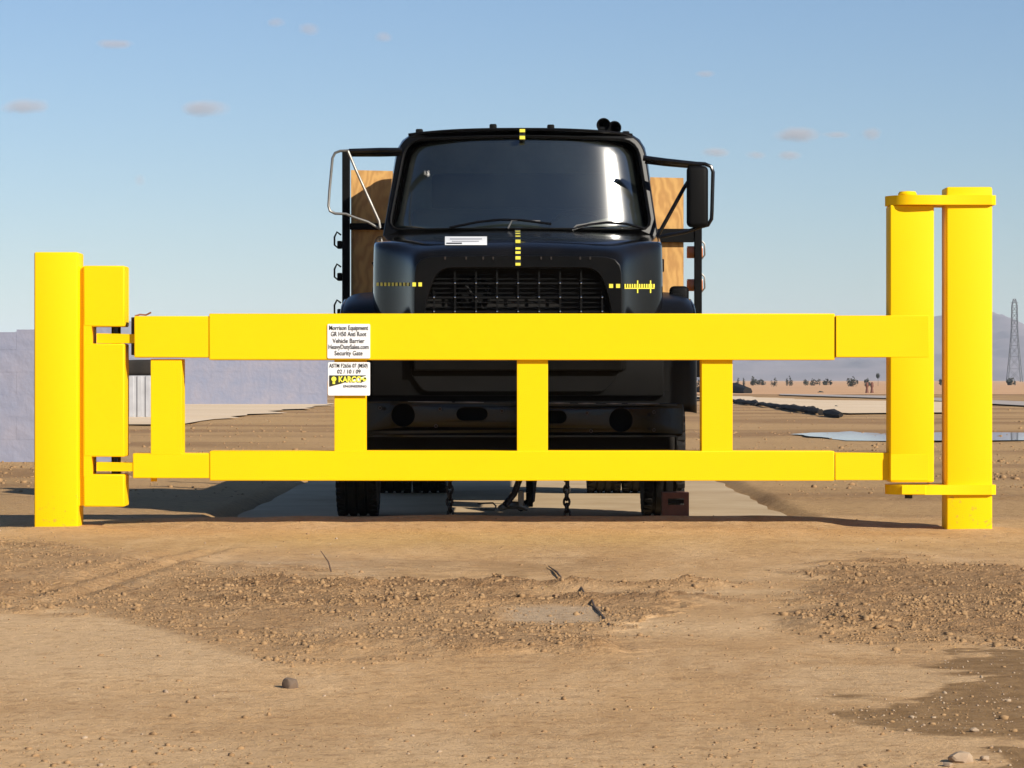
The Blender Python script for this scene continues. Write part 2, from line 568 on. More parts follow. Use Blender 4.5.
# ------------------------------------------------------------------ soil material
def soil_mat():
    m = bpy.data.materials.new('desert_soil'); m.use_nodes = True
    n, l = m.node_tree.nodes, m.node_tree.links
    b = n['Principled BSDF']; b.inputs['Roughness'].default_value = 0.95; b.inputs['Specular IOR Level'].default_value = 0.15
    geo = n.new('ShaderNodeNewGeometry')

    def noise(scale, detail=8, rough=0.6, sc3=None):
        t = n.new('ShaderNodeTexNoise'); t.inputs['Scale'].default_value = scale
        t.inputs['Detail'].default_value = detail; t.inputs['Roughness'].default_value = rough
        if sc3:
            mp = n.new('ShaderNodeMapping'); mp.inputs['Scale'].default_value = sc3
            l.new(geo.outputs['Position'], mp.inputs[0]); l.new(mp.outputs[0], t.inputs[0])
        else:
            l.new(geo.outputs['Position'], t.inputs[0])
        return t

    def rng(src, a, b_, c=0.0, d=1.0):
        r = n.new('ShaderNodeMapRange'); r.interpolation_type = 'SMOOTHSTEP'
        for i, q in enumerate((a, b_, c, d)): r.inputs[i + 1].default_value = q
        l.new(src, r.inputs[0]); return r.outputs[0]

    def mix(fac, a, c, mode='MIX', k=None):
        x = n.new('ShaderNodeMix'); x.data_type = 'RGBA'; x.blend_type = mode
        if isinstance(fac, float): x.inputs[0].default_value = fac
        elif k is not None:
            ml = n.new('ShaderNodeMath'); ml.operation = 'MULTIPLY'; ml.inputs[1].default_value = k
            l.new(fac, ml.inputs[0]); l.new(ml.outputs[0], x.inputs[0])
        else: l.new(fac, x.inputs[0])
        if isinstance(a, tuple): x.inputs[6].default_value = (*a, 1)
        else: l.new(a, x.inputs[6])
        if isinstance(c, tuple): x.inputs[7].default_value = (*c, 1)
        else: l.new(c, x.inputs[7])
        return x.outputs[2]

    def att(nm):
        a = n.new('ShaderNodeAttribute'); a.attribute_name = nm; return a.outputs['Fac']

    base = (0.62, 0.383, 0.182)
    c = mix(rng(noise(0.6).outputs[0], .35, .68), base, (0.48, 0.285, 0.13))
    c = mix(rng(noise(2.5, 8, .65, (1.0, 0.35, 1.0)).outputs[0], .42, .68), c, (0.69, 0.455, 0.24), k=0.7)
    c = mix(att('pale'), c, (0.71, 0.48, 0.26), k=0.7)
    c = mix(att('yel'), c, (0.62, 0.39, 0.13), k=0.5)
    c = mix(att('grey'), c, (0.53, 0.39, 0.25), k=0.8)
    c = mix(att('rough'), c, (0.37, 0.215, 0.10), k=0.85)
    c = mix(att('stain'), c, (0.33, 0.20, 0.095), k=0.6)
    c = mix(att('far'), c, mix(rng(att('band'), .35, .6), (0.30, 0.175, 0.08), (0.47, 0.295, 0.135)), k=0.9)
    c = mix(rng(noise(13, 8, .75).outputs[0], .46, .68), c, mix(1.0, c, (0.66, 0.60, 0.54), 'MULTIPLY'), k=0.8)
    c = mix(rng(noise(60, 4, .6).outputs[0], .58, .72), c, mix(1.0, c, (0.48, 0.42, 0.38), 'MULTIPLY'), k=0.85)
    c = mix(rng(noise(75, 3, .6).outputs[0], .62, .74), c, (0.66, 0.52, 0.38), k=0.5)
    dm = mix(rng(noise(9, 6).outputs[0], .35, .7), (0.22, 0.125, 0.05), (0.33, 0.20, 0.09))
    dm = mix(rng(noise(48, 3, .6).outputs[0], .6, .68), dm, (0.34, 0.23, 0.15), k=0.6)
    dmask = n.new('ShaderNodeMath'); dmask.operation = 'ADD'
    l.new(att('damp'), dmask.inputs[0]); l.new(rng(noise(6, 6, .7).outputs[0], .3, .7, -0.3, .3), dmask.inputs[1])
    c = mix(rng(dmask.outputs[0], .2, .9), c, dm, k=0.92)
    l.new(c, b.inputs['Base Color'])
    h1, h2 = noise(9, 9, .72), noise(95, 4, .8)
    ad = n.new('ShaderNodeMath'); ad.operation = 'MULTIPLY_ADD'; ad.inputs[1].default_value = 0.3
    l.new(h2.outputs[0], ad.inputs[0]); l.new(h1.outputs[0], ad.inputs[2])
    bp = n.new('ShaderNodeBump'); bp.inputs['Strength'].default_value = 0.8; bp.inputs['Distance'].default_value = 0.036
    h3 = noise(24, 4, .75)
    rr_ = n.new('ShaderNodeMath'); rr_.operation = 'MULTIPLY'; l.new(h3.outputs[0], rr_.inputs[0]); l.new(att('rough'), rr_.inputs[1])
    a2 = n.new('ShaderNodeMath'); a2.operation = 'MULTIPLY_ADD'; a2.inputs[1].default_value = 2.2
    l.new(rr_.outputs[0], a2.inputs[0]); l.new(ad.outputs[0], a2.inputs[2])
    l.new(a2.outputs[0], bp.inputs['Height']); l.new(bp.outputs[0], b.inputs['Normal'])
    return m


M['soil'] = soil_mat()


def sheet_mat(name, col, col2, scale=1.5, rough=0.9, bumpd=0.006):
    return mat(name, col, rough, spec=0.2, noise=(scale, 0.9, col2), bump=(scale * 8, 0.5, bumpd))


M['pad'] = sheet_mat('pale_concrete', (0.52, 0.39, 0.235), (0.38, 0.26, 0.14), 1.2)
M['pale_sand'] = sheet_mat('pale_sand', (0.72, 0.56, 0.38), (0.62, 0.46, 0.29), 0.12, bumpd=0.05)
M['orange_sand'] = sheet_mat('orange_sand', (0.60, 0.35, 0.18), (0.50, 0.29, 0.15), 0.05, bumpd=0.05)
M['road'] = sheet_mat('dusty_road', (0.42, 0.36, 0.31), (0.36, 0.31, 0.27), 0.1, bumpd=0.02)
M['water'] = mat('puddle_water', (0.10, 0.08, 0.06), 0.03, spec=0.8)

# ------------------------------------------------------------------ ground sheet
def axis_far(start, end, first, g):
    v = [start]; s = first
    while v[-1] < end:
        s *= g; v.append(v[-1] + s)
    return v


xs_pos = list(np.arange(0, 4.6, 0.024)) + axis_far(4.6, 6000, 0.03, 1.075)
xs = np.array([-q for q in xs_pos[:0:-1]] + xs_pos)
ys = np.array([-6000, -2000, -700, -200, -60, -20, -8, -2, 1, 3, 4.2] + list(np.arange(5.0, 21.6, 0.027)) + axis_far(21.6, 9000, 0.03, 1.03))
GX, GY = np.meshgrid(xs, ys)
gx, gy = GX.ravel(), GY.ravel()
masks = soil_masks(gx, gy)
gz = ground_z(gx, gy, masks[0])
nx, ny = len(xs), len(ys)
me = bpy.data.meshes.new('ground')
co = np.stack([gx, gy, gz], 1).astype(np.float32)
me.vertices.add(nx * ny)
me.vertices.foreach_set('co', co.ravel())
ii, jj = np.meshgrid(np.arange(nx - 1), np.arange(ny - 1))
a = (jj * nx + ii).ravel()
q = np.stack([a, a + 1, a + 1 + nx, a + nx], 1)
me.loops.add(q.size)
me.loops.foreach_set('vertex_index', q.ravel().astype(np.int32))
me.polygons.add(len(q))
me.polygons.foreach_set('loop_start', (np.arange(len(q)) * 4).astype(np.int32))
me.polygons.foreach_set('loop_total', np.full(len(q), 4, dtype=np.int32))
me.update(calc_edges=True)
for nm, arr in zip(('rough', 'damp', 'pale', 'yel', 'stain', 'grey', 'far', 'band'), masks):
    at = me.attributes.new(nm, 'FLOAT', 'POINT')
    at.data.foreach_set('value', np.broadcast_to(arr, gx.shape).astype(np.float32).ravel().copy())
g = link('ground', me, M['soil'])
me.polygons.foreach_set('use_smooth', [True] * len(me.polygons))
tag(g, kind='structure')


def sheet(name, pts, z, material, thick=0.0, kind='structure', label=None):
    """irregular flat sheet laid on the ground; pts = ground outline (x, y)"""
    bm = NB()
    vs = [bm.verts.new((x, y, z)) for x, y in pts]
    f = bm.faces.new(vs)
    if thick:
        r = bmesh.ops.extrude_face_region(bm, geom=[f])
        for e in r['geom']:
            if isinstance(e, bmesh.types.BMVert): e.co.z -= thick
    o = build(name, bm, material, base=(sum(p[0] for p in pts) / len(pts), sum(p[1] for p in pts) / len(pts), z), smooth=None)
    tag(o, kind=kind)
    return o


def G(px, py):                                # ground point seen at a pixel (z = 0)
    y = CH * F / (py - HZ)
    return (X(px, y), y)


def jag(pts, amp, step, seed=1):
    rnd = random.Random(seed); res = []
    for i in range(len(pts)):
        p, q = Vector(pts[i]), Vector(pts[(i + 1) % len(pts)])
        L = (q - p).length; k = max(1, int(L / step))
        for t in range(k):
            v = p.lerp(q, t / k); d = (q - p).normalized(); nrm = Vector((-d.y, d.x))
            a_ = 0 if t == 0 else rnd.uniform(-amp, amp)
            res.append(tuple(v + nrm * a_))
    return res


PADZ = -0.03
sheet('concrete_pad', jag([(-1.93, 20.05), (1.93, 20.05), (1.98, 46), (-1.98, 46)], 0.035, 0.5, 3), PADZ, M['pad'], 0.12)
# pale strip in the soil ahead of the pad is a buried slab edge: a narrow open joint
bm = NB()
jp = [(.365 - .055 * k / 6, 11.35 + 2.2 * k / 6) for k in range(12)]
jp = [(x_, y_, float(ground_z(np.array([x_]), np.array([y_]))[0]) + .002) for x_, y_ in jp]
tube(bm, jp[:9], 0.0045, 5)
tag(build('slab_joint', bm, M['stick']), kind='structure')

sheet('pale_sand_flat', jag([G(181, 426), G(240, 419), G(325, 405.5), G(330, 403), G(150, 403), G(-40, 403), G(-60, 426)], 0.5, 2.5, 5), 0.035, M['pale_sand'])
sheet('pale_sand_flat', jag([G(640, 396.5), G(740, 397), G(815, 401), G(900, 402), G(960, 403.5), G(960, 414), G(850, 415), G(815, 413), G(735, 402), G(640, 399)], 0.5, 3, 6), 0.05, M['pale_sand'])
sheet('orange_sand_flat', jag([G(-900, 381.0), G(2000, 381.0), G(2000, 395), G(-900, 395)], 0.8, 30, 8), 0.03, M['orange_sand'])
sheet('dirt_road', [G(780, 394.6), G(890, 396.8), G(1030, 403.0), G(1300, 414), G(1300, 418), G(1030, 407.5), G(890, 399.4), G(780, 395.8)], 0.06, M['road'])
sheet('puddle', jag([G(790, 435), G(812, 433.5), G(838, 433), G(850, 432), G(880, 434.5), G(945, 433), G(1060, 433.5), G(1060, 441), G(940, 441.5), G(885, 442), G(846, 441.5), G(822, 438), G(805, 436.5)], 0.12, 0.6, 9), 0.016, M['water'])

# ------------------------------------------------------------------ hills
def hills(name, Y, prof, depth, seed, base=None):
    """prof: (px, py) ridge line as seen from the road"""
    bm = NB()
    pxs = np.linspace(-1500, 2600, 500)
    ridge = np.interp(pxs, [p[0] for p in prof], [p[1] for p in prof])
    rows = 34
    grid = []
    Xs = (pxs - 512) / F * Y
    H = (HZ - ridge) / F * Y
    for r_ in range(rows):
        t = r_ / (rows - 1)
        yy = Y - depth * (1 - t)
        env = t ** 0.9
        nz = fbm(Xs / Y * 60 + seed, np.full_like(Xs, t * 4 + seed), 1.0, 5, 0.55)
        gully = 1 - 0.42 * np.abs(2 * nz - 1) * math.sin(math.pi * min(t, 1)) * 1.5 - 0.15 * (nz - .5)
        rdg = H * (1 + 0.12 * (fbm(Xs / Y * 90, Xs * 0 + seed, 1.0, 4) - 0.5))
        z = rdg * env * gully + (CH - 3 if r_ == 0 else 0)
        grid.append([bm.verts.new((Xs[i], yy + 120 * (nz[i] - .5), z[i] if r_ else -2)) for i in range(len(Xs))])
    back = [bm.verts.new((v.co.x, Y + depth * .6, -2)) for v in grid[-1]]
    grid.append(back)
    for r_ in range(len(grid) - 1):
        for i in range(len(Xs) - 1):
            bm.faces.new((grid[r_][i], grid[r_][i + 1], grid[r_ + 1][i + 1], grid[r_ + 1][i]))
    o = build(name, bm, M['hill'], base=(0, Y, 0), smooth=180)
    tag(o, kind='structure')
    return o


M['hill'] = mat('bare_rock_slope', (0.27, 0.22, 0.22), 0.95, spec=0.1, noise=(0.006, 0.6, (0.15, 0.13, 0.14)))
hills('hills', 5200, [(-1500, 340), (-600, 334), (-200, 332), (0, 331), (33, 328), (120, 322), (300, 326), (500, 340), (700, 336), (860, 326),
                      (938, 318), (975, 309), (990, 310), (1004, 317), (1024, 330), (1100, 344), (1400, 350), (2600, 352)], 1500, 3.0)

# ------------------------------------------------------------------ haze
bm = NB()
box(bm, -7000, 7000, -6500, 9200, -4, 150)
hz = build('haze', bm, None, base=(0, 0, -4), smooth=None)
tag(hz, kind='stuff')
hm = bpy.data.materials.new('haze'); hm.use_nodes = True
n_ = hm.node_tree.nodes; n_.clear()
o_ = n_.new('ShaderNodeOutputMaterial'); v_ = n_.new('ShaderNodeVolumePrincipled')
v_.inputs['Color'].default_value = (0.72, 0.85, 1.0, 1)
v_.inputs['Density'].default_value = 0.00009
v_.inputs['Anisotropy'].default_value = -0.3
hm.node_tree.links.new(v_.outputs[0], o_.inputs['Volume'])
hz.data.materials.append(hm)

# ------------------------------------------------------------------ the gate
GY0 = 19.0


def gx_(px): return X(px, GY0)


def gz_(py): return Z(py, GY0)


YEL = M['yellow']

# hinge post
hp = thing('hinge_post', (gx_(57), GY0 + 0.15, 0), 'tall square yellow steel post at the left end with a shorter notched hinge column', 'gate post')
bm = NB(); box(bm, gx_(34), gx_(78), GY0, GY0 + 0.25, -0.3, gz_(252), 0.012, 3)
build('post', bm, M['yellow_dirty'], hp)
bm = NB()
box(bm, gx_(83), gx_(124), GY0 + 0.02, GY0 + 0.25, gz_(326.5), gz_(265.5), 0.009, 2)
box(bm, gx_(83), gx_(124), GY0 + 0.02, GY0 + 0.25, gz_(457), gz_(343.5), 0.009, 2)
box(bm, gx_(83), gx_(124), GY0 + 0.02, GY0 + 0.25, gz_(507), gz_(474.5), 0.009, 2)
box(bm, gx_(83.2), gx_(91), GY0 + 0.022, GY0 + 0.248, gz_(476), gz_(325), 0.0)
build('hinge_column', bm, YEL, hp)
bm = NB(); box(bm, gx_(77.9), gx_(83.1), GY0 + 0.05, GY0 + 0.2, gz_(506), gz_(266), 0.0)
build('weld_strip', bm, YEL, hp)
for za, zb in ((gz_(345), gz_(325)), (gz_(476), gz_(456))):
    bm = NB(); lathe(bm, [(za, 0), (za, 0.03), (zb, 0.03), (zb, 0)], (gx_(113), GY0 + 0.15, 0), 'Z', 18)
    build('hinge_pin', bm, M['black_worn'], hp)

# gate leaf
gl = thing('swing_gate', (gx_(512), GY0 + 0.14, 0), 'long low yellow steel barrier gate with two rails closed across the truck', 'gate')
bm = NB(); box(bm, gx_(209), gx_(835), GY0 + 0.0, GY0 + 0.26, gz_(360), gz_(313.5), 0.007, 2)
build('top_rail', bm, YEL, gl)
bm = NB(); box(bm, gx_(209), gx_(835), GY0 + 0.03, GY0 + 0.24, gz_(481), gz_(451), 0.007, 2)
build('bottom_rail', bm, YEL, gl)
bm = NB(); box(bm, gx_(134), gx_(209.5), GY0 + 0.008, GY0 + 0.25, gz_(357.5), gz_(316), 0.006, 2)
build('rail_sleeve', bm, YEL, gl)
bm = NB()
box(bm, gx_(132), gx_(209.5), GY0 + 0.036, GY0 + 0.23, gz_(478.5), gz_(453.5), 0.006, 2)
build('rail_sleeve', bm, YEL, gl)
bm = NB(); lathe(bm, [(0, 0), (0, 0.02), (0.03, 0.02), (0.03, 0)], (gx_(152), GY0 + 0.10, gz_(482)), 'Z', 14)
build('grease_plug', bm, YEL, gl)
for a_, b_ in ((150, 181), (334, 365), (517, 548), (702, 733)):
    bm = NB(); box(bm, gx_(a_), gx_(b_), GY0 + 0.035, GY0 + 0.235, gz_(455), gz_(359), 0.003, 2)
    # small corner gussets
    build('upright', bm, YEL, gl)
bm = NB()
box(bm, gx_(889.8), gx_(934), GY0 - 0.008, GY0 + 0.2, gz_(482.5), gz_(205), 0.012, 3)
build('end_post', bm, YEL, gl)
bm = NB()
box(bm, gx_(835.8), gx_(929), GY0 - 0.011, GY0 + 0.22, gz_(357.3), gz_(315.5), 0.004, 2)
build('rail_sleeve', bm, YEL, gl)
bm = NB()
box(bm, gx_(835.8), gx_(892), GY0 + 0.034, GY0 + 0.23, gz_(480.5), gz_(453), 0.004, 2)
box(bm, gx_(890.5), gx_(928.5), GY0 - 0.011, GY0 - 0.006, gz_(480.3), gz_(454.5), 0.001, 1)
build('rail_sleeve', bm, YEL, gl)
bm = NB(); box(bm, gx_(834.6), gx_(836.0), GY0 + 0.02, GY0 + 0.2, gz_(356), gz_(317), 0.0)
box(bm, gx_(834.6), gx_(836.0), GY0 + 0.04, GY0 + 0.2, gz_(478), gz_(455), 0.0)
build_each('joint_gap', bm, M['ink'], gl)
# hinge lugs (tapered plates reaching into the notches)
for zc0, zc1 in ((gz_(343), gz_(334)), (gz_(471.5), gz_(463))):
    bm = NB()
    t = bmesh.new()
    pts = [(gx_(95), 0.05), (gx_(134), 0.02), (gx_(134), 0.24), (gx_(100), 0.24), (gx_(95), 0.20)]
    top_ = [t.verts.new((x, GY0 + 0.02 + y, zc1 + (0.006 if i == 0 else 0))) for i, (x, y) in enumerate(pts)]
    bot_ = [t.verts.new((x, GY0 + 0.02 + y, zc0)) for x, y in pts]
    t.faces.new(top_); t.faces.new(bot_[::-1])
    for i in range(5): t.faces.new((top_[i], top_[(i + 1) % 5], bot_[(i + 1) % 5], bot_[i]))
    merge(bm, t)
    build('hinge_lug', bm, YEL, gl, smooth=None)
bm = NB(); box(bm, gx_(130), gx_(133.6), GY0 + 0.06, GY0 + 0.2, gz_(355), gz_(317), 0.002, 1)
build('hinge_plate', bm, M['iron'], gl)
bm = NB()
tube(bm, [P(135, 316, GY0 + .05), P(140, 314.5, GY0 + .06), P(146, 315, GY0 + .06), P(151, 312.5, GY0 + .05)], 0.006, 6)
build('weld_spatter', bm, M['rust'], gl)
bm = NB()
lathe(bm, [(0, 0), (0, 0.055), (0.02, 0.06), (0.035, 0.05), (0.04, 0)], (gx_(909.5), GY0 + 0.10, gz_(196.3)), 'Z', 20)
build('lifting_cap', bm, YEL, gl)

# latch post with its two clasp brackets
lp = thing('latch_post', (gx_(968), GY0 + 0.15, 0), 'tallest square yellow steel post at the right end with clasp brackets top and bottom', 'gate post')
bm = NB(); box(bm, gx_(946), gx_(992), GY0 - 0.02, GY0 + 0.2, -0.3, gz_(187), 0.014, 3)
build('post', bm, M['yellow_dirty'], lp)


def clasp(z0, z1, xl):
    bm = NB()
    t = bmesh.new()
    r_ = 0.17
    cx, cy = gx_(xl) + r_, GY0 + 0.105
    pts = []
    for k in range(13):
        a_ = R(90) + R(180) * k / 12
        pts.append((cx + r_ * math.cos(a_), cy + r_ * math.sin(a_)))
    xr = gx_(995.5)
    pts += [(gx_(936), GY0 - 0.058), (gx_(940), GY0 - 0.05), (xr - 0.03, GY0 - 0.045), (xr, GY0 - 0.015), (xr, GY0 + 0.31), (xr - 0.02, GY0 + 0.33)]
    top_ = [t.verts.new((x, y, z1)) for x, y in pts]
    bot_ = [t.verts.new((x, y, z0)) for x, y in pts]
    t.faces.new(top_); t.faces.new(bot_[::-1])
    n = len(pts)
    for i in range(n): t.faces.new((top_[i], top_[(i + 1) % n], bot_[(i + 1) % n], bot_[i]))
    merge(bm, t)
    return bm


build('clasp', clasp(gz_(205), gz_(195.5), 887), YEL, lp, smooth=40)
build('clasp', clasp(gz_(494.5), gz_(484.8), 887), YEL, lp, smooth=40)
bm = NB(); box(bm, gx_(900), gx_(924), GY0 - 0.075, GY0 - 0.05, gz_(494.2), gz_(484.9), 0.003, 1)
build('clasp_pad', bm, M['yellow_dirty'], lp)
bm = NB(); lathe(bm, [(0, 0), (0, 0.024), (0.03, 0.024), (0.03, 0)], (gx_(909), GY0 + 0.02, gz_(498.5)), 'Z', 14)
build('clasp_pin', bm, M['iron'], lp)

# signs on the gate
def sign(name, px0, px1, py0, py1, y, label):
    t = thing(name, (gx_((px0 + px1) / 2), y, gz_(py1)), label, 'sign')
    pl = rounded([(gx_(px0), gz_(py1)), (gx_(px1), gz_(py1)), (gx_(px1), gz_(py0)), (gx_(px0), gz_(py0))], 0.008, 3)
    plate('panel', [pl], y, 0.004, M['white'], t)
    return t


s1 = sign('gate_sign', 327.5, 370.2, 324, 358.4, GY0 - 0.006, 'white sign with five lines of black text on the upper gate rail')
xm = gx_(348.7)
px2m = GY0 / F
for s, zc, wpx in (('Morrison Equipment', 328, 39), ('GR H50 Anti Root', 334.2, 35.5), ('Vehicle Barrier', 341, 32), ('HeavyDutySales.com', 347, 40), ('Security Gate', 353.3, 28)):
    text('lettering', s, 0.041, xm, gz_(zc), GY0 - 0.008, M['ink'], s1, wpx * px2m, 0.0003)
s2 = sign('gate_sign', 328, 370, 362.2, 395.5, GY0 + 0.012, 'white sign with a date and black and yellow logo below the upper rail')
yy2 = GY0 + 0.010
text('lettering', 'ASTM F2656 07 (M50)', 0.036, gx_(348.5), gz_(365.8), yy2, M['ink'], s2, 38.5 * px2m, 0.0002)
text('lettering', '02 / 10 / 09', 0.036, gx_(349), gz_(371.7), yy2, M['ink'], s2, 23.5 * px2m, 0.0004)
plate('logo', [[(gx_(329.3), gz_(386.6)), (gx_(341), gz_(383.6)), (gx_(356.5), gz_(378.4)), (gx_(366), gz_(375.6)), (gx_(366), gz_(375.3)), (gx_(329.3), gz_(375.3))]], yy2 - 0.001, 0.002, M['logo_black'], s2)
text('lettering', 'KARCO', 0.05, gx_(350), gz_(379.6), yy2 - 0.003, M['logo_yellow'], s2, 23 * px2m, 0.0016)
bm = NB()
lathe(bm, [(-0.001, 0), (-0.001, 0.0155), (0.001, 0.0155), (0.001, 0)], (gx_(333.8), yy2 - 0.003, gz_(379)), 'Y', 18)
box(bm, gx_(332.5), gx_(335), yy2 - 0.004, yy2 - 0.002, gz_(384), gz_(381))
build('emblem', bm, M['logo_yellow'], s2)
bm = NB()
lathe(bm, [(-0.001, 0), (-0.001, 0.013), (0.001, 0.013), (0.001, 0)], (gx_(364.5), yy2 - 0.0035, gz_(379.2)), 'Y', 18)
build('emblem', bm, M['logo_yellow'], s2)
bm = NB()
box(bm, gx_(361), gx_(363), yy2 - 0.006, yy2 - 0.005, gz_(382), gz_(380)); box(bm, gx_(364.2), gx_(366), yy2 - 0.006, yy2 - 0.005, gz_(379.3), gz_(377.4))
build('emblem', bm, M['logo_black'], s2)
text('lettering', 'ENGINEERING', 0.022, gx_(355), gz_(386.3), yy2, M['ink'], s2, 23 * px2m, 0.0)

# ------------------------------------------------------------------ the truck
TX = 0.04
BL, BW, BM_ = M['black'], M['black_worn'], M['black_matt']
tr = thing('black_truck', (TX, 21.2, PADZ), 'black flatbed truck facing the camera behind the gate, plywood board behind its cab', 'truck')

# bumper with holes
def ring(cx, cz, rx, rz, n=24):
    return [(cx + rx * math.cos(2 * math.pi * k / n), cz + rz * math.sin(2 * math.pi * k / n)) for k in range(n)]


def stad(x0, x1, zc, r_, n=8):
    L = [(x0 + r_ + r_ * math.cos(a_), zc + r_ * math.sin(a_)) for a_ in [R(90) + R(180) * k / n for k in range(n + 1)]]
    L += [(x1 - r_ + r_ * math.cos(a_), zc + r_ * math.sin(a_)) for a_ in [R(-90) + R(180) * k / n for k in range(n + 1)]]
    return L


YB = 19.85
bx_ = lambda p: X(p, YB)
bz_ = lambda p: Z(p, YB)
outl = rounded([(bx_(363), bz_(436)), (bx_(684), bz_(436)), (bx_(684), bz_(404)), (bx_(363), bz_(401))], 0.03, 3)
bow = lambda x, z: 0.09 * ((x - TX) / 1.05) ** 4
bp_ = plate('bumper', [outl, ring(bx_(403), bz_(415), 0.079, 0.079), stad(bx_(456), bx_(488), bz_(414), 0.044),
                 stad(bx_(543), bx_(567), bz_(417), 0.044), ring(bx_(621), bz_(420), 0.080, 0.080)], YB, 0.012, BW, tr, 0.003, yfun=bow)
N = 24
for (pa, pb, h) in ((401.0, 404.0, .012), (435.2, 435.2, .012)):
    bm = NB(); prev = None
    for i in range(N + 1):
        xa = bx_(363.3) + (bx_(683.7) - bx_(363.3)) * i / N
        yb_ = YB + bow(xa, 0) + .008; zt_ = bz_(pa + (pb - pa) * i / N) - .001
        cur = [bm.verts.new(p) for p in ((xa, yb_, zt_), (xa, yb_ + .15, zt_), (xa, yb_ + .15, zt_ - h), (xa, yb_, zt_ - h))]
        if prev:
            for k in range(4): bm.faces.new((prev[k], prev[(k + 1) % 4], cur[(k + 1) % 4], cur[k]))
        else: bm.faces.new(cur)
        prev = cur
    bm.faces.new(prev[::-1])
    build('bumper_flange', bm, BW, bp_, smooth=None)
for pa, pb in ((408, 452), (455, 484), (549, 570), (578, 596), (606, 622), (628, 660)):
    bm = NB()
    tube(bm, [(bx_(p), YB + bow(bx_(p), 0) - .001, bz_(401.2 + 3 * (p - 363) / 321)) for p in (pa, (pa + pb) / 2, pb)], [.0015, .004, .0015], 6)
    build('worn_edge', bm, M['steel'], bp_)
bm = NB(); box(bm, TX - 1.0, TX + 1.0, YB + 0.20, YB + 0.24, 0.42, 0.86)
build('bumper_backing', bm, BM_, tr)
bm = NB()
for px_, py_ in ((440, 409), (436, 426), (587, 413), (591, 431), (654, 412), (654, 430), (380, 408), (502, 411), (525, 412)):
    lathe(bm, [(-0.012, 0), (-0.012, 0.010), (0, 0.012), (0, 0)], (bx_(px_), YB, bz_(py_)), 'Y', 8)
build_each('bumper_bolt', bm, M['iron'], bp_)

# lower valance between bumper and grille
bm = NB()
YV = 20.0
box(bm, X(372, YV), X(664, YV), YV, YV + 0.05, Z(396, YV), Z(300, YV) - 0.25, 0.01)
build('valance', bm, BM_, tr)
v_pts = rounded([(X(412, YV), Z(375, YV)), (X(424, YV), Z(391, YV)), (X(604, YV), Z(391, YV)), (X(618, YV), Z(375, YV)), (X(618, YV), Z(362, YV)), (X(412, YV), Z(362, YV))], 0.03, 3)
plate('valance_panel', [v_pts], YV - 0.03, 0.03, BM_, tr, 0.005)

# nose: hood loft
def hood_section(y, hw, zt, zb, crown, sh):
    """open section from left bottom over the top to right bottom"""
    pts = [(-hw, zb), (-hw, zb + (zt - zb) * .35), (-hw, zb + (zt - zb) * .7), (-hw * 0.995, zt - sh), (-hw + sh * .12, zt - sh * .55),
           (-hw + sh * .42, zt - sh * .2), (-hw + sh, zt - 0.004), (-hw * .55, zt + crown * .55), (-hw * .25, zt + crown * .9), (0, zt + crown)]
    full = pts + [(-x, z) for x, z in pts[-2::-1]]
    return [(TX + x, y, z) for x, z in full]


secs = [
    (19.93, 0.675, 1.735, 1.0, 0.005, 0.10),
    (19.955, 0.695, 1.775, 1.0, 0.010, 0.10),
    (20.02, 0.72, 1.80, 1.0, 0.018, 0.10),
    (20.12, 0.76, 1.825, 1.0, 0.025, 0.10),
    (20.24, 0.83, 1.845, 1.0, 0.03, 0.09),
    (20.34, 0.915, 1.858, 1.05, 0.03, 0.075),
    (20.42, 0.965, 1.866, 1.1, 0.03, 0.06),
    (20.52, 0.98, 1.875, 1.1, 0.03, 0.055),
    (20.8, 0.99, 1.905, 1.1, 0.03, 0.05),
    (21.1, 1.0, 1.93, 1.1, 0.03, 0.05),
    (21.36, 1.005, 1.95, 1.1, 0.03, 0.05)]
bm = NB()
rows = [[bm.verts.new(p) for p in hood_section(*s)] for s in secs]
for i in range(len(rows) - 1):
    for k in range(len(rows[0]) - 1):
        bm.faces.new((rows[i][k], rows[i][k + 1], rows[i + 1][k + 1], rows[i + 1][k]))
hood = build('hood', bm, BL, tr, smooth=60)
ss = hood.modifiers.new('sub', 'SUBSURF'); ss.levels = 2; ss.render_levels = 2

# front face with the arched grille opening
YN = 19.93
s0 = hood_section(*secs[0])
outer = [(p[0], p[2]) for p in s0]
gr_out = rounded([(TX - .62, 1.05), (TX + .62, 1.05), (TX + .62, 1.42), (TX + .53, 1.67), (TX - .53, 1.67), (TX - .62, 1.42)], [.03, .03, .2, .1, .1, .2], 5)
plate('grille_surround', [outer, gr_out], YN - 0.012, 0.05, M['face'], tr, 0.006)
gr_in = rounded([(TX - .605, 1.045), (TX + .605, 1.045), (TX + .605, 1.42), (TX + .505, 1.66), (TX - .505, 1.66), (TX - .605, 1.42)], [.03, .03, .2, .1, .1, .2], 5)
bm = NB(); box(bm, TX - .64, TX + .64, YN + 0.24, YN + 0.26, 1.02, 1.70)
build('radiator', bm, M['radiator'], tr)
bm = NB()
def gtop(x): return 1.66 - max(0, abs(x - TX) - .42) * 1.1
for k in range(7):
    z = 1.10 + k * 0.093
    half = .615 if z < 1.42 else .615 - (z - 1.42) * .36
    box(bm, TX - half, TX + half, YN + 0.03, YN + 0.045, z - .006, z + .006, 0)
for k in range(-4, 5):
    x = TX + k * 0.138
    box(bm, x - .006, x + .006, YN + 0.022, YN + 0.034, 1.06, gtop(x), 0)
for k in range(1, 19):
    z = 1.10 + k * 0.031
    half = .612 if z < 1.42 else .612 - (z - 1.42) * .36
    if k % 3: box(bm, TX - half, TX + half, YN + 0.046, YN + 0.060, z - .005, z + .002, 0)
grl = build('grille', bm, BM_, tr, smooth=None)
bm = NB()
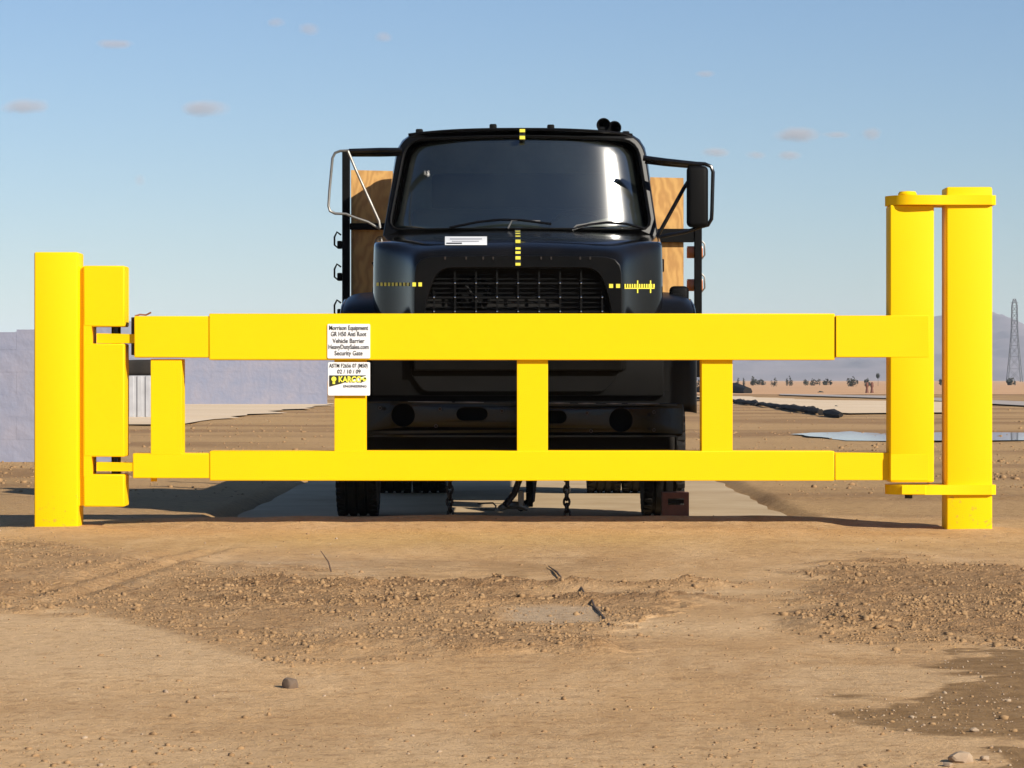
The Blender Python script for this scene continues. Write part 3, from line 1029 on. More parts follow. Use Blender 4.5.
for k in range(7):
    for j in range(-4, 5):
        x, z = TX + j * 0.138, 1.10 + k * 0.093
        if z < gtop(x) - .02:
            lathe(bm, [(-0.012, 0), (-0.010, 0.005), (0, 0.007)], (x, YN + 0.020, z), 'Y', 8)
build_each('rivet', bm, M['chrome'], grl)
bm = NB()                                        # engine parts seen dimly behind the bars
tube(bm, [(TX - .38, YN + .14, 1.6), (TX - .2, YN + .15, 1.35), (TX + .1, YN + .14, 1.2)], 0.012, 6)
lathe(bm, [(0, .10), (.03, .12), (.03, 0)], (TX - .3, YN + .17, 1.5), 'Y', 18)
build('fan_hardware', bm, BM_, tr)
# small clips and studs across the nose above the grille
bm = NB()
for px_ in (445, 466, 483, 493, 541, 551, 580, 590):
    z = Z(258, YN); x = X(px_, YN)
    box(bm, x - .006, x + .006, YN - 0.018, YN - 0.010, z - .012, z + .008, 0.002, 1)
build_each('clip', bm, M['iron'], hood)

# headlights, hidden behind the rail from here but seen from a step aside
for s in (-1, 1):
    bm = NB(); lathe(bm, [(-0.02, 0), (-0.03, .05), (-0.015, .085), (0, .095), (.05, .095)], (TX + s * .86, 20.14, 1.20), 'Y', 24)
    build('headlight', bm, M['lens'], tr)

# fenders: arched wings over the front wheels
WY, WZ, WR = 21.02 + 0.49, 0.47, 0.49
for s in (-1, 1):
    bm = NB()
    prof = [(-1.0, 0.72), (-1.0, .95), (-0.99, 1.2), (-0.9, 1.4), (-0.72, 1.49), (-0.45, 1.535), (-0.1, 1.55), (0.25, 1.52), (0.5, 1.40), (0.68, 1.15), (0.75, .9)]
    rws = []
    for (dy, z) in prof:
        y = WY + 0.0 + dy * 1.25 + .0
        y = max(y, 20.12)
        xi, xo = .66, 1.20
        edge = 0.05
        row = [(xi, y, z), (xi + .25, y, z + .004), (xo - .12, y, z), (xo - .04, y + .01, z - .018), (xo, y + .02, z - .06), (xo, y + .04, z - .14)]
        if dy < -0.8:
            row = [(xi, y, z), (xi + .25, y, z), (xo - .12, y, z), (xo - .04, y + .02, z - .004), (xo, y + .07, z - .01), (xo, y + .16, z - .02)]
        rws.append([bm.verts.new((TX + s * px_, py_, pz_)) for px_, py_, pz_ in row])
    for i in range(len(rws) - 1):
        for k in range(5):
            bm.faces.new((rws[i][k], rws[i][k + 1], rws[i + 1][k + 1], rws[i + 1][k]))
    fo = build('fender', bm, M['fender'], tr, smooth=60)
    md = fo.modifiers.new('sub', 'SUBSURF'); md.levels = 2; md.render_levels = 2
    sd = fo.modifiers.new('sol', 'SOLIDIFY'); sd.thickness = 0.012
    bm = NB()
    tube(bm, [(TX + s * 1.185, WY + d * 1.25 if WY + d * 1.25 > 20.12 else 20.14, z - .06) for d, z in prof[2:-1]], 0.014, 8)
    build('fender_trim', bm, BL, fo)

# wheels
def tyre(cx, cy, cz, r_=0.49, hw=0.135, name='tyre', parent=None):
    bm = NB()
    prof = [(-hw * .72, r_ * .56), (-hw * .98, r_ * .68), (-hw * 1.08, r_ * .80), (-hw * 1.0, r_ * .92), (-hw * .86, r_ * .985)]
    for q_ in (-.5, 0.0, .5):
        prof += [(hw * (q_ - .09), r_), (hw * (q_ - .07), r_ - .014), (hw * (q_ + .07), r_ - .014), (hw * (q_ + .09), r_)]
    prof += [(hw * .86, r_ * .985), (hw * 1.0, r_ * .92), (hw * 1.08, r_ * .80), (hw * .98, r_ * .68), (hw * .72, r_ * .56)]
    lathe(bm, prof, (cx, cy, cz), 'X', 56)
    for k in range(44):
        a_ = 2 * math.pi * k / 44
        for s in (-1, 1):
            Mx = Matrix.Translation((cx, cy, cz)) @ Matrix.Rotation(a_, 4, 'X')
            box(bm, s * hw * .62 if s > 0 else -hw * 1.04, hw * 1.04 if s > 0 else -hw * .62, -.02, .02, r_ * .93, r_ * 1.006, 0.004, 1, Mx)
    ty = build(name, bm, M['rubber'], parent, smooth=35)
    return ty


def wheel(cx, cy, cz, side, nm='wheel'):
    bm = NB()
    o_ = side
    lathe(bm, [(o_ * .11, .275), (o_ * .10, .25), (o_ * .02, .23), (o_ * .0, .16), (o_ * .05, .13), (o_ * .12, .11), (o_ * .14, .07), (o_ * .145, 0)], (cx, cy, cz), 'X', 28)
    lathe(bm, [(-o_ * .11, .275), (-o_ * .05, .24), (-o_ * .04, 0)], (cx, cy, cz), 'X', 28)
    rim = build(nm, bm, BM_, tr)
    tyre(cx, cy, cz, parent=rim)


wheel(TX - 1.125, WY, PADZ + .49, -1)
wheel(TX + 1.02, WY, PADZ + .49, 1)
RY = 25.9
for s in (-1, 1):
    wheel(TX + s * .74, RY, PADZ + .49, s)
    wheel(TX + s * 1.04, RY, PADZ + .49, s)

# chassis, axles, engine
bm = NB()
for s in (-1, 1):
    box(bm, TX + s * .42 - .04, TX + s * .42 + .04, 20.1, 28.2, .72, .94, .005, 1)
for y in (20.4, 22.4, 24.4, 27.9): box(bm, TX - .38, TX + .38, y, y + .1, .74, .90)
build('chassis_frame', bm, BM_, tr)
bm = NB()
tube(bm, [(TX - .95, WY, .40), (TX - .5, WY, .36), (TX + .5, WY, .36), (TX + .95, WY, .40)], .05, 10)
build('front_axle', bm, BM_, tr)
bm = NB()
tube(bm, [(TX - .95, RY, .47), (TX - .3, RY, .47), (TX - .15, RY, .47), (TX + .15, RY, .47), (TX + .3, RY, .47), (TX + .95, RY, .47)], [.07, .07, .19, .19, .07, .07], 14)
build('rear_axle', bm, BM_, tr)
bm = NB(); tube(bm, [(TX, 22.3, .62), (TX, RY - .2, .5)], .045, 12)
build('drive_shaft', bm, BM_, tr)
bm = NB()
for s in (-1, 1):
    for k in range(4):
        tube(bm, [(TX + s * .42, WY - .6 + .06 * k, .60 - .018 * k), (TX + s * .42, WY, .46 - .018 * k), (TX + s * .42, WY + .6 - .06 * k, .60 - .018 * k)], .014, 6)
build_each('leaf_spring', bm, M['iron'], tr)
bm = NB(); box(bm, TX - .33, TX + .33, 20.5, 22.2, .55, 1.35, .06, 2)
build('engine_block', bm, BM_, tr)
bm = NB(); tube(bm, [(TX - .60, 22.5, .62), (TX - .60, 23.9, .62)], .27, 20)
ft = build('fuel_tank', bm, BW, tr)
ft.location.x -= 0.22
bm = NB()
tube(bm, [P(520, 478, 20.9), P(514, 494, 20.9), P(505, 505, 20.85)], .022, 8)
tube(bm, [P(534, 470, 21.1), P(531, 500, 21.1), P(520, 508, 21.0)], .028, 8)
build('steering_link', bm, M['iron'], tr)
bm = NB(); box(bm, X(526, 21), X(533, 21), 21.0, 21.06, Z(507, 21), Z(470, 21), .004, 1)
build('spring_hanger', bm, BM_, tr)

# cab -----------------------------------------------------------------
CY = 21.45                                        # bottom of the windshield at the centre
def cab_y(x, z):                                  # curved, raked front
    return 0.16 * ((x - TX) / 0.9) ** 2 + (z - 1.95) * 0.262


def cx_(p, Y=21.6): return X(p, Y)


CXM = X(520.5, 21.6)
o_pts = [(384, 236), (656, 236), (655, 222), (645, 160), (640, 146), (627, 138), (600, 134), (560, 131.5), (522, 130.5), (480, 131.5), (440, 133.5), (417, 138), (404, 146), (399, 160), (386, 222)]
def cabpt(px_, py_):
    Yg = 21.65
    return ((px_ - 512) / F * Yg, CH - (py_ - HZ) / F * Yg)


# polygon samples: radial matching between outer shell and window opening
def resample(poly, n):
    P_ = [Vector(p) for p in poly]; P_.append(P_[0])
    L = [0]
    for i in range(len(P_) - 1): L.append(L[-1] + (P_[i + 1] - P_[i]).length)
    res = []
    for k in range(n):
        d = L[-1] * k / n
        i = max(j for j in range(len(L) - 1) if L[j] <= d + 1e-9)
        t = (d - L[i]) / (L[i + 1] - L[i])
        res.append(P_[i].lerp(P_[i + 1], t))
    return res


outer_c = rounded([cabpt(*p) for p in ((384, 240), (657, 240), (642, 133.5), (522, 129.5), (401, 133.5))], [.02, .02, .17, .6, .17], 10)
inner_c = rounded([cabpt(*p) for p in ((388.5, 230), (652, 230), (638, 138.5), (522, 135.5), (405.5, 138.5))], [.09, .09, .13, .4, .13], 10)
plate('windshield_frame', [outer_c, inner_c], CY - .01, 0.05, M['pillar'], tr, 0.012, yfun=cab_y)
# shell going back
no = 72
oc = resample(outer_c, no)
bm = NB()
ringsb = []
for (dy, sx, dz) in ((0.03, 1.0, 0), (0.06, 1.012, .008), (0.14, 1.02, .02), (0.5, 1.03, .03), (1.0, 1.03, .02), (1.2, 1.02, .0), (1.26, .99, -.02)):
    rg = []
    for p in oc:
        x = CXM + (p.x - CXM) * sx
        f = min(1.0, max(0, (p.y - 1.95) / 0.7))
        base_y = CY + cab_y(p.x, p.y) * (1 if dy < .4 else 0) + (0.25 if dy >= .4 else 0) + dy * (1 if dy < .4 else 1)
        if dy >= .4: base_y = CY + dy
        if dy == 0.5: base_y = max(base_y, CY + cab_y(p.x, p.y) + 0.16)
        rg.append(bm.verts.new((x, base_y, p.y + dz * f)))
    ringsb.append(rg)
for i in range(len(ringsb) - 1):
    for k in range(no):
        bm.faces.new((ringsb[i][k], ringsb[i][(k + 1) % no], ringsb[i + 1][(k + 1) % no], ringsb[i + 1][k]))
cab = build('cab', bm, BL, tr, smooth=50)
# rear wall with a rear window opening
rw = [tuple(q_ * 1.0 for q_ in p) for p in outer_c]
Yr = CY + 1.22
win = rounded([(CXM - .66, 2.16), (CXM + .66, 2.16), (CXM + .66, 2.47), (CXM - .66, 2.47)], .05, 4)
plate('rear_wall', [rw, win], Yr, 0.03, M['trim'], tr)
plate('rear_window', [win], Yr + .012, 0.006, BM_, tr)  # opaque black pane: shade of the plywood behind put into its colour
# doors and lower cab sides
bm = NB()
for s in (-1, 1):
    xx = CXM + s * .965
    box(bm, xx - .03, xx + .03, 21.7, 22.56, 0.95, 1.96, .02, 2)
build_each('door', bm, BL, tr)
bm = NB(); box(bm, CXM - .96, CXM + .96, 22.58, 22.62, .95, 1.96)
build('cab_back', bm, BL, tr)
# side windows: dark panes set in the cab sides
bm = NB()
for s in (-1, 1):
    t = bmesh.new()
    a0, a1 = CXM + s * .972, CXM + s * .905
    q4 = [(a0, 21.98, 2.02), (a0, 22.5, 2.02), (a1, 22.5, 2.52), (a1, 22.1, 2.52)]
    vs = [t.verts.new(p) for p in q4]; t.faces.new(vs)
    merge(bm, t)
build_each('side_window', bm, M['glass'], tr, smooth=None)
# windshield glass, its rubber seal
bm = NB()
NXg, NZg = 48, 14
ic = inner_c
zmin = min(p[1] for p in ic); zmax = max(p[1] for p in ic)
def xspan(z):
    xs_ = []
    for i in range(len(ic)):
        p, q_ = ic[i], ic[(i + 1) % len(ic)]
        if (p[1] - z) * (q_[1] - z) <= 0 and abs(p[1] - q_[1]) > 1e-9:
            t = (z - p[1]) / (q_[1] - p[1]); xs_.append(p[0] + t * (q_[0] - p[0]))
    return min(xs_), max(xs_)
gr = []
for j in range(NZg + 1):
    z = zmin + 1e-4 + (zmax - zmin - 2e-4) * (0.5 - 0.5 * math.cos(math.pi * j / NZg))
    xa, xb = xspan(z)
    gr.append([bm.verts.new((xa + (xb - xa) * i / NXg, CY + 0.022 + cab_y(xa + (xb - xa) * i / NXg, z) + 0.07 * (abs(2 * i / NXg - 1) ** 7), z)) for i in range(NXg + 1)])
for j in range(NZg):
    for i in range(NXg):
        bm.faces.new((gr[j][i], gr[j][i + 1], gr[j + 1][i + 1], gr[j + 1][i]))
build('windshield', bm, M['glass'], tr, smooth=180)
seal = [(p[0], CY - .018 + cab_y(p[0], p[1]), p[1]) for p in resample(inner_c, 110)]
seal = [(p.x, CY - .014 + cab_y(p.x, p.y), p.y) for p in resample(inner_c, 110)]
bm = NB(); tube(bm, seal, 0.007, 6, closed=True)
build('windshield_seal', bm, BM_, tr)
# interior: dash, seat, wheel, headliner
bm = NB(); box(bm, CXM - .86, CXM + .86, CY + .22, CY + .5, 1.80, 2.0, .05, 3)
build('dashboard', bm, M['seat'], tr)
bm = NB(); box(bm, CXM - .8, CXM + .8, CY + .95, CY + 1.1, 1.5, 2.2, .05, 3); box(bm, CXM - .8, CXM + .8, CY + .6, CY + 1.1, 1.4, 1.6, .05, 3)
build('bench_seat', bm, M['seat'], tr)
bm = NB()
tube(bm, [(CXM + .42 + .21 * math.cos(2 * math.pi * k / 24), CY + .52 - .05 * math.sin(2 * math.pi * k / 24), 2.02 + .12 * math.sin(2 * math.pi * k / 24)) for k in range(24)], .014, 6, closed=True)
build('steering_wheel', bm, BM_, tr)
bm = NB(); t = bmesh.new()
vs = [t.verts.new(p) for p in ((X(578, 21.9), CY + .35, 2.03), (X(617, 21.9), CY + .35, 2.03), (X(612, 21.9), CY + .42, 2.10), (X(592, 21.9), CY + .42, 2.07))]
t.faces.new(vs); merge(bm, t)
pp = build('dash_paper', bm, mat('old_paper', (.55, .5, .42), .9), tr, smooth=None)
sd = pp.modifiers.new('s', 'SOLIDIFY'); sd.thickness = .003
# cowl between hood and windshield
bm = NB()
rws = []
for (dy, z) in ((-.14, 1.925), (-.08, 1.962), (-0.03, 1.975), (0.05, 1.985)):
    rws.append([bm.verts.new((CXM + (k / 12 - 1) * .965, CY + dy + .16 * ((k / 12 - 1)) ** 2, z - .045 * abs(k / 12 - 1) ** 3)) for k in range(25)])
for i in range(3):
    for k in range(24): bm.faces.new((rws[i][k], rws[i][k + 1], rws[i + 1][k + 1], rws[i + 1][k]))
build('cowl', bm, BL, tr, smooth=60)
# sun visor lip above the windshield / drip rail
bm = NB()
tube(bm, [(p.x, CY + .03 + cab_y(p.x, p.y), p.y + .004) for p in resample(outer_c, 110) if p.y > 2.02 and True][0:0] or [(CXM + (k / 20 - 1) * .80, CY + .0 + cab_y(CXM + (k / 20 - 1) * .8, 2.70), 2.695 + .02 - .03 * abs(k / 20 - 1) ** 3) for k in range(41)], .012, 6)
build('drip_rail', bm, BL, tr)
# wipers
def wiper(pxy, c0):
    bm = NB()
    pts = []
    for px_, py_ in pxy:
        x, z = cabpt(px_, py_)
        pts.append((x, CY - .045 + cab_y(x, z), z))
    tube(bm, pts, c0, 6)
    return bm
wb = build('wiper', wiper([(450, 229), (478, 223.5), (500, 221.3), (520, 221.6), (551, 225.5)], .010), BW, tr)
build('wiper_arm', wiper([(508, 230), (512, 222.0), (540, 222.8)], .007), M['steel'], wb)
wb = build('wiper', wiper([(571, 231), (588, 226), (606, 223.6), (625, 224.5), (644, 229)], .010), BW, tr)
build('wiper_arm', wiper([(572, 231), (576, 227), (600, 223), (612, 222.7)], .007), M['steel'], wb)
# roof lights, horns
for px_, py_ in ((418.5, 131.5), (493, 127.5), (551, 128), (627, 133.5)):
    x, z = cabpt(px_, py_)
    y = CY + cab_y(x, z) + .08
    bm = NB(); box(bm, x - .026, x + .026, y, y + .10, z - .035, z + .034, .010, 2)
    build('roof_light', bm, BM_, tr)
for px_, py_, r_ in ((605.5, 127, .052), (616.5, 129.5, .050)):
    x, z = cabpt(px_, py_)
    z += .028
    x -= .008
    y = CY + cab_y(x, 2.7) + .10
    bm = NB()
    lathe(bm, [(0, r_ * .86), (0.0, r_), (0.03, r_ * .82), (0.09, r_ * .42), (.26, r_ * .3), (.27, 0)], (x, y, z), 'Y', 20)
    lathe(bm, [(0.001, r_ * .86), (0.03, r_ * .7), (0.09, r_ * .2), (.1, 0)], (x, y, z), 'Y', 20)
    build('horn', bm, BM_, tr)
bm = NB()
x, z = cabpt(605, 131)
box(bm, x - .025, x + .03, CY + .42, CY + .46, z - .08, z, .004, 1)
x2, z2 = cabpt(598.5, 127.5)
lathe(bm, [(0, 0), (0, .02), (.05, .02), (.05, 0)], (x2, CY + .36, z2), 'X', 10)
build('horn_bracket', bm, BM_, tr)

# sticker and tape marks
hx = lambda p: X(p, 20.25)
def tape(name, rects, material, yoff=0):
    bm = NB()
    for r_ in rects: box(bm, *r_)
    return build(name, bm, material, tr, smooth=None)


def on_hood(x, y):                                # height of the hood near the centre line
    hh = np.interp(y, [s[0] for s in secs], [s[2] + s[4] for s in secs])
    return float(hh) - .0


# centre line tape on the nose face (vertical) and roof
def dashes_nose():
    y_, b_ = [], []
    for k, (p0, p1) in enumerate(((238.5, 241.5), (244, 246), (249, 252), (256, 259.5), (262, 264.5))):
        y_.append((X(515.5, YN), X(520, YN), YN - .0165, YN - .0125, Z(p1, YN), Z(p0, YN)))
    return y_
bm = NB()
# tape wraps from the grille top, over the nose edge and along the hood
path = [(YN - .014, 1.675), (YN - .014, 1.73), (19.948, 1.783), (20.013, 1.823), (20.12, 1.853), (20.24, 1.877), (20.52, 1.907), (20.8, 1.937), (21.25, 1.975)]
path = [(y_, z_ + (0.0 if i < 2 else .003)) for i, (y_, z_) in enumerate(path)]
def along(path, s):
    for i in range(len(path) - 1):
        L = math.dist(path[i], path[i + 1])
        if s <= L: return (path[i][0] + (path[i + 1][0] - path[i][0]) * s / L, path[i][1] + (path[i + 1][1] - path[i][1]) * s / L)
        s -= L
    return path[-1]
def strip(bm, path, s0, s1, x0, x1, dx=0.0, n=6):
    t = bmesh.new(); prev = None
    for k in range(n + 1):
        y_, z_ = along(path, s0 + (s1 - s0) * k / n)
        a_ = t.verts.new((x0, y_ - dx, z_ + dx)); b_ = t.verts.new((x1, y_ - dx, z_ + dx))
        if prev: t.faces.new((prev[0], prev[1], b_, a_))
        prev = (a_, b_)
    merge(bm, t)
tot = sum(math.dist(path[i], path[i + 1]) for i in range(len(path) - 1))
bk = NB(); strip(bk, path, 0, tot, X(515, YN), X(521, YN), .002, 24)
tb = build('tape', bk, M['tape_black'], hood, smooth=None)
yk = NB()
for s0, s1 in ((0.0, .018), (.04, .062), (.082, .1), (.115, .14), (.20, .30), (.42, .56), (.72, .86), (1.02, 1.18)):
    strip(yk, path, s0, s1, X(515.5, YN), X(520.5, YN), .0045, 4)
build_each('tape_mark', yk, M['tape'], hood, smooth=None)
# roof tape
x, z = cabpt(522, 133)
bm = NB()
for p0, p1 in ((129.6, 132.8), (136.5, 140)):
    xa, za = cabpt(519.5, p1); xb, zb = cabpt(525, p0)
    ym = CY + cab_y(x, zb) - .05
    box(bm, xa, xb, ym, ym + .02, za, zb, .001, 1)
build_each('roof_tape_mark', bm, M['tape'], cab, smooth=None)
bm = NB(); xa, za = cabpt(519.3, 141); xb, zb = cabpt(525.2, 129.6); ym = CY + cab_y(x, (za + zb) / 2) - .022
box(bm, xa, xb, ym, ym + .02, za, zb, .001, 1)
build('roof_tape', bm, M['tape_black'], cab, smooth=None)

# side scales: follow hood surface side using its own bmesh ray casts
dg = bpy.context.evaluated_depsgraph_get()
hood_eval = hood.evaluated_get(dg)
def hood_hit(px_, py_):
    o0 = Vector((0, 0, CH)); d = Vector((X(px_, 1), 1, Z(py_, 1) - CH)).normalized()
    inv = hood.matrix_world.inverted()
    bpy.context.view_layer.update()
    inv = Matrix.Translation(-Vector(tr.location))
    ok, loc, nrm, _ = hood_eval.ray_cast(inv @ o0, d)
    return (Vector(loc) + Vector(tr.location), Vector(nrm)) if ok else (None, None)
def patch(bm, px0, px1, py0, py1, lift=.004):
    hs = [hood_hit(a_, b_) for a_, b_ in ((px0, py1), (px1, py1), (px1, py0), (px0, py0))]
    if any(h[0] is None for h in hs): return
    t = bmesh.new(); vs = []
    for p, nn in hs:
        if nn.dot(Vector((0, 0, CH)) - p) < 0: nn = -nn
        vs.append(t.verts.new(p + nn * lift))
    if (max(v.co.y for v in vs) - min(v.co.y for v in vs)) < .5: t.faces.new(vs); merge(bm, t)
    else: t.free()
bm = NB()
for a_, b_ in ((609, 613), (616, 620)): box(bm, X(a_, YN), X(b_, YN), YN - .0165, YN - .0125, Z(288, YN), Z(284, YN))
for k in range(13): patch(bm, 624 + k * 2.4, 625.4 + k * 2.4, 284, 287.6)
for a_ in (636.5, 649.5): patch(bm, a_, a_ + 1.2, 280.5, 293)
for k in range(15): patch(bm, 624 + k * 2, 626 + k * 2, 287.8, 288.8)
for a_, b_ in ((412.5, 416), (418.5, 422)): box(bm, X(a_, YN), X(b_, YN), YN - .0165, YN - .0125, Z(286.5, YN), Z(282.5, YN))
for k in range(9): patch(bm, 377 + k * 3.8, 379.3 + k * 3.8, 282.6, 286)
build_each('scale_mark', bm, M['tape'], hood, smooth=None)

def draped(name, px0, px1, py0, py1, lift, material, parent, nx_=6, ny_=5):
    bm = NB(); rows_ = []
    for j in range(ny_ + 1):
        row = []
        for i in range(nx_ + 1):
            p, nn = hood_hit(px0 + (px1 - px0) * i / nx_, py0 + (py1 - py0) * j / ny_)
            if p is None: row.append(None); continue
            if nn.dot(Vector((0, 0, CH)) - p) < 0: nn = -nn
            row.append(bm.verts.new(p + nn * lift))
        rows_.append(row)
    for j in range(ny_):
        for i in range(nx_):
            q4 = (rows_[j][i], rows_[j][i + 1], rows_[j + 1][i + 1], rows_[j + 1][i])
            if all(q4) and max(v.co.y for v in q4) - min(v.co.y for v in q4) < .6: bm.faces.new(q4)
    return build(name, bm, material, parent, smooth=None)


hstk = draped('sticker', 445, 487, 237, 245.6, .004, M['white'], hood)
for k_, (a_, b_) in enumerate(((239.2, 240.2), (241.6, 242.4))):
    draped('lettering', 450 + k_ * 2, 482 - k_ * 3, a_, b_, .0055, mat('grey_print', (.35, .35, .37), .7), hood, 5, 1)
draped('lettering', 446.5, 462, 243.4, 244.6, .0055, M['ink'], hood, 5, 1)

# hood latches
bm = NB()
for s, pxx in ((1, 658), (-1, 375)):
    yq = 21.0
    tube(bm, [P(pxx - 2, 262, yq), P(pxx + 1, 270, yq), P(pxx, 284, yq), P(pxx + 3 * s, 300, yq)], .012, 6)
    if s > 0:
        box(bm, X(657, yq), X(664, yq), yq - .02, yq + .03, Z(272, yq), Z(259, yq), .005, 1)
build_each('hood_latch', bm, BM_, tr)

# mirrors
YM = 21.5
def mp_(l, y=YM): return [P(a_, b_, y) for a_, b_ in l]
ml_ = NB()
tube(ml_, mp_([(402, 150.5), (380, 150.5), (349, 151.5)]), .020, 8)
tube(ml_, mp_([(402, 154), (380, 154.5), (349, 154.5)], YM + .05), .016, 8)
mir = build('mirror_arm', ml_, BW, tr)
bm = NB()
tube(bm, mp_([(350, 150.5), (340, 151), (335, 153), (332.5, 158), (329.5, 190), (328.5, 206), (330, 211), (335, 213.5), (346, 214), (356, 218), (368, 222), (380, 229)]), .0095, 8)
tube(bm, mp_([(348, 151), (356, 170), (379, 221), (380, 228)], YM - .02), .0095, 8)
build('mirror_loop', bm, M['steel'], mir)
bm = NB()
tube(bm, mp_([(643, 158), (665, 161), (702, 165)]), .020, 8)
tube(bm, mp_([(645, 161.5), (665, 164), (700, 167)], YM + .05), .016, 8)
tube(bm, mp_([(698, 163.5), (705, 164), (711, 166.5), (713, 172), (712, 210), (711.5, 219), (708, 225), (700, 227), (686, 232), (659, 237)]), .0135, 8)
tube(bm, mp_([(692, 176), (684, 188), (657, 237)], YM + .04), .014, 8)
mir2 = build('mirror_arm', bm, BW, tr)
bm = NB(); box(bm, X(686.5, YM), X(708, YM), YM - .05, YM + .03, Z(227.5, YM), Z(166, YM), .035, 4)
mh = build('mirror_head', bm, BM_, mir2, smooth=50)
bm = NB(); box(bm, X(689, YM), X(705.5, YM), YM + .028, YM + .036, Z(224, YM), Z(169, YM), .003, 1)
bm2 = bm
mgl = build('mirror_glass', bm2, M['mirror'], mir2)
# a tube-framed fender mirror on the right
bm = NB(); box(bm, X(669.5, 20.9), X(689, 20.9), 20.9, 20.95, Z(306, 20.9), Z(286, 20.9), .03, 3)
tube(bm, [P(676, 305, 20.93), P(668, 312, 20.93)], .012, 6)
build('fender_mirror', bm, BM_, tr)

# flat bed with front bulkhead
YPL = 23.0
pz = lambda p: Z(p, YPL)
pxx_ = lambda p: X(p, YPL)
bm = NB(); box(bm, pxx_(351), pxx_(683.5), YPL, YPL + .02, 1.10, pz(170), 0)
bd = build('bulkhead', bm, M['plywood'], tr, smooth=None)
bd['label'] = 'bare orange brown plywood board standing behind the cab'
sh_ = [v for v in bd.data.vertices if v.co.z > 1.0 and v.co.x > 0.5]
for v in sh_: v.co.z -= (178 - 170) / F * YPL * 1.0
bm = NB()
box(bm, pxx_(342.5), pxx_(350), YPL - .06, YPL + .02, .95, pz(152), .005, 1)
box(bm, pxx_(676.5), pxx_(683.8), YPL + .024, YPL + .09, .95, pz(180), .005, 1)
box(bm, pxx_(694), pxx_(701.5), YPL - .06, YPL + .0, .95, pz(227), .005, 1)
box(bm, pxx_(350.2), pxx_(398), YPL - .05, YPL - .01, pz(230), pz(223.5), .004, 1)
box(bm, pxx_(652), pxx_(693.8), YPL - .05, YPL - .01, pz(242.5), pz(229), .004, 1)
build_each('stake_frame', bm, BM_, tr)
bm = NB()
box(bm, TX - 1.27, TX + 1.27, YPL - .02, 27.8, .98, 1.09, .005, 1)
build('flatbed_deck', bm, BM_, tr)
bm = NB()
for y in (23.6, 24.8, 26.0, 27.2):
    for s in (-1, 1): box(bm, TX + s * 1.25 - .03, TX + s * 1.25 + .03, y, y + .06, 1.0, 1.5, .004, 1)
build_each('stake', bm, BM_, tr)
# tie-down hooks on the left post, lamps on the right
bm = NB()
for py_ in (243, 275, 311):
    c = P(337, py_ - 6, YPL - .02)
    tube(bm, [P(341, py_ - 8, YPL - .02), P(337, py_ - 11, YPL - .02), P(334.5, py_ - 6, YPL - .02), P(334.5, py_ + 2, YPL - .02), P(338, py_ + 5, YPL - .02), P(341, py_ + 2, YPL - .02)], .008, 6)
    box(bm, pxx_(337.5), pxx_(342.6), YPL - .05, YPL, pz(py_ + 6), pz(py_ - 2), .006, 1)
build_each('tie_hook', bm, BM_, tr)
for py_ in (249, 282):
    bm = NB(); box(bm, pxx_(687), pxx_(703), YPL + .012, YPL + .06, pz(py_ + 9), pz(py_ - 3), .008, 2)
    lm = build('side_lamp', bm, M['red_lens'], tr)
    bm = NB(); tube(bm, [P(701.7, py_ - 8, YPL - .02), P(704.5, py_ - 5, YPL - .02), P(704.8, py_ + 6, YPL - .02), P(701.7, py_ + 10, YPL - .02)], .007, 6)
    build('lamp_guard', bm, M['steel'], lm)

# things hanging from or standing by the truck
def chain(px_, y, ztop, label):
    bm = NB()
    x = X(px_, y); z = ztop; k = 0
    while z > PADZ + .03:
        c = Vector((x + random.uniform(-.003, .003), y, z))
        pts = []
        for q_ in range(12):
            a_ = 2 * math.pi * q_ / 12
            u_, v_ = .019 * math.cos(a_), .030 * math.sin(a_)
            pts.append(c + (Vector((u_, 0, v_)) if k % 2 else Vector((u_ * .35, u_, v_))))
        tube(bm, pts, .0095, 6, closed=True)
        z -= .042; k += 1
    o = build('chain', bm, M['iron'], base=(x, y, ztop))
    tag(o, label, 'chain', 'chains hanging under the truck')


chain(450, 20.75, .56, 'dark chain hanging under the truck front, the one nearer its left wheel in the photo')
chain(567, 20.75, .56, 'dark chain hanging under the truck front, the one nearer the rusty steel block')

bk_ = thing('wheel_chock', (X(675, 20.9), 20.9, PADZ), 'rusty red steel block with a slot leaning on the truck tyre under the gate', 'wheel chock')
x0, x1 = X(662.5, 20.85), X(689, 20.85)
z0, z1 = PADZ, Z(492.5, 20.85)
plate('face', [[(x0, z0), (x1, z0), (x1, z1), (x0, z1)], [(X(668, 20.85), Z(505, 20.85)), (X(684, 20.85), Z(505, 20.85)), (X(684, 20.85), Z(498.5, 20.85)), (X(668, 20.85), Z(498.5, 20.85))]], 20.85, .012, M['rust'], bk_)
bm = NB()
box(bm, x0, x0 + .01, 20.863, 21.02, z0, z1 - .011); box(bm, x1 - .01, x1, 20.863, 21.02, z0, z1 - .011); box(bm, x0, x1, 20.863, 21.02, z1 - .01, z1 - .001)
build('body', bm, M['rust'], bk_, smooth=None)
bm = NB(); box(bm, x0 + .02, x1 - .02, 20.93, 20.95, Z(504, 20.85), Z(500, 20.85), .002, 1)
build('cross_bar', bm, M['iron'], bk_)

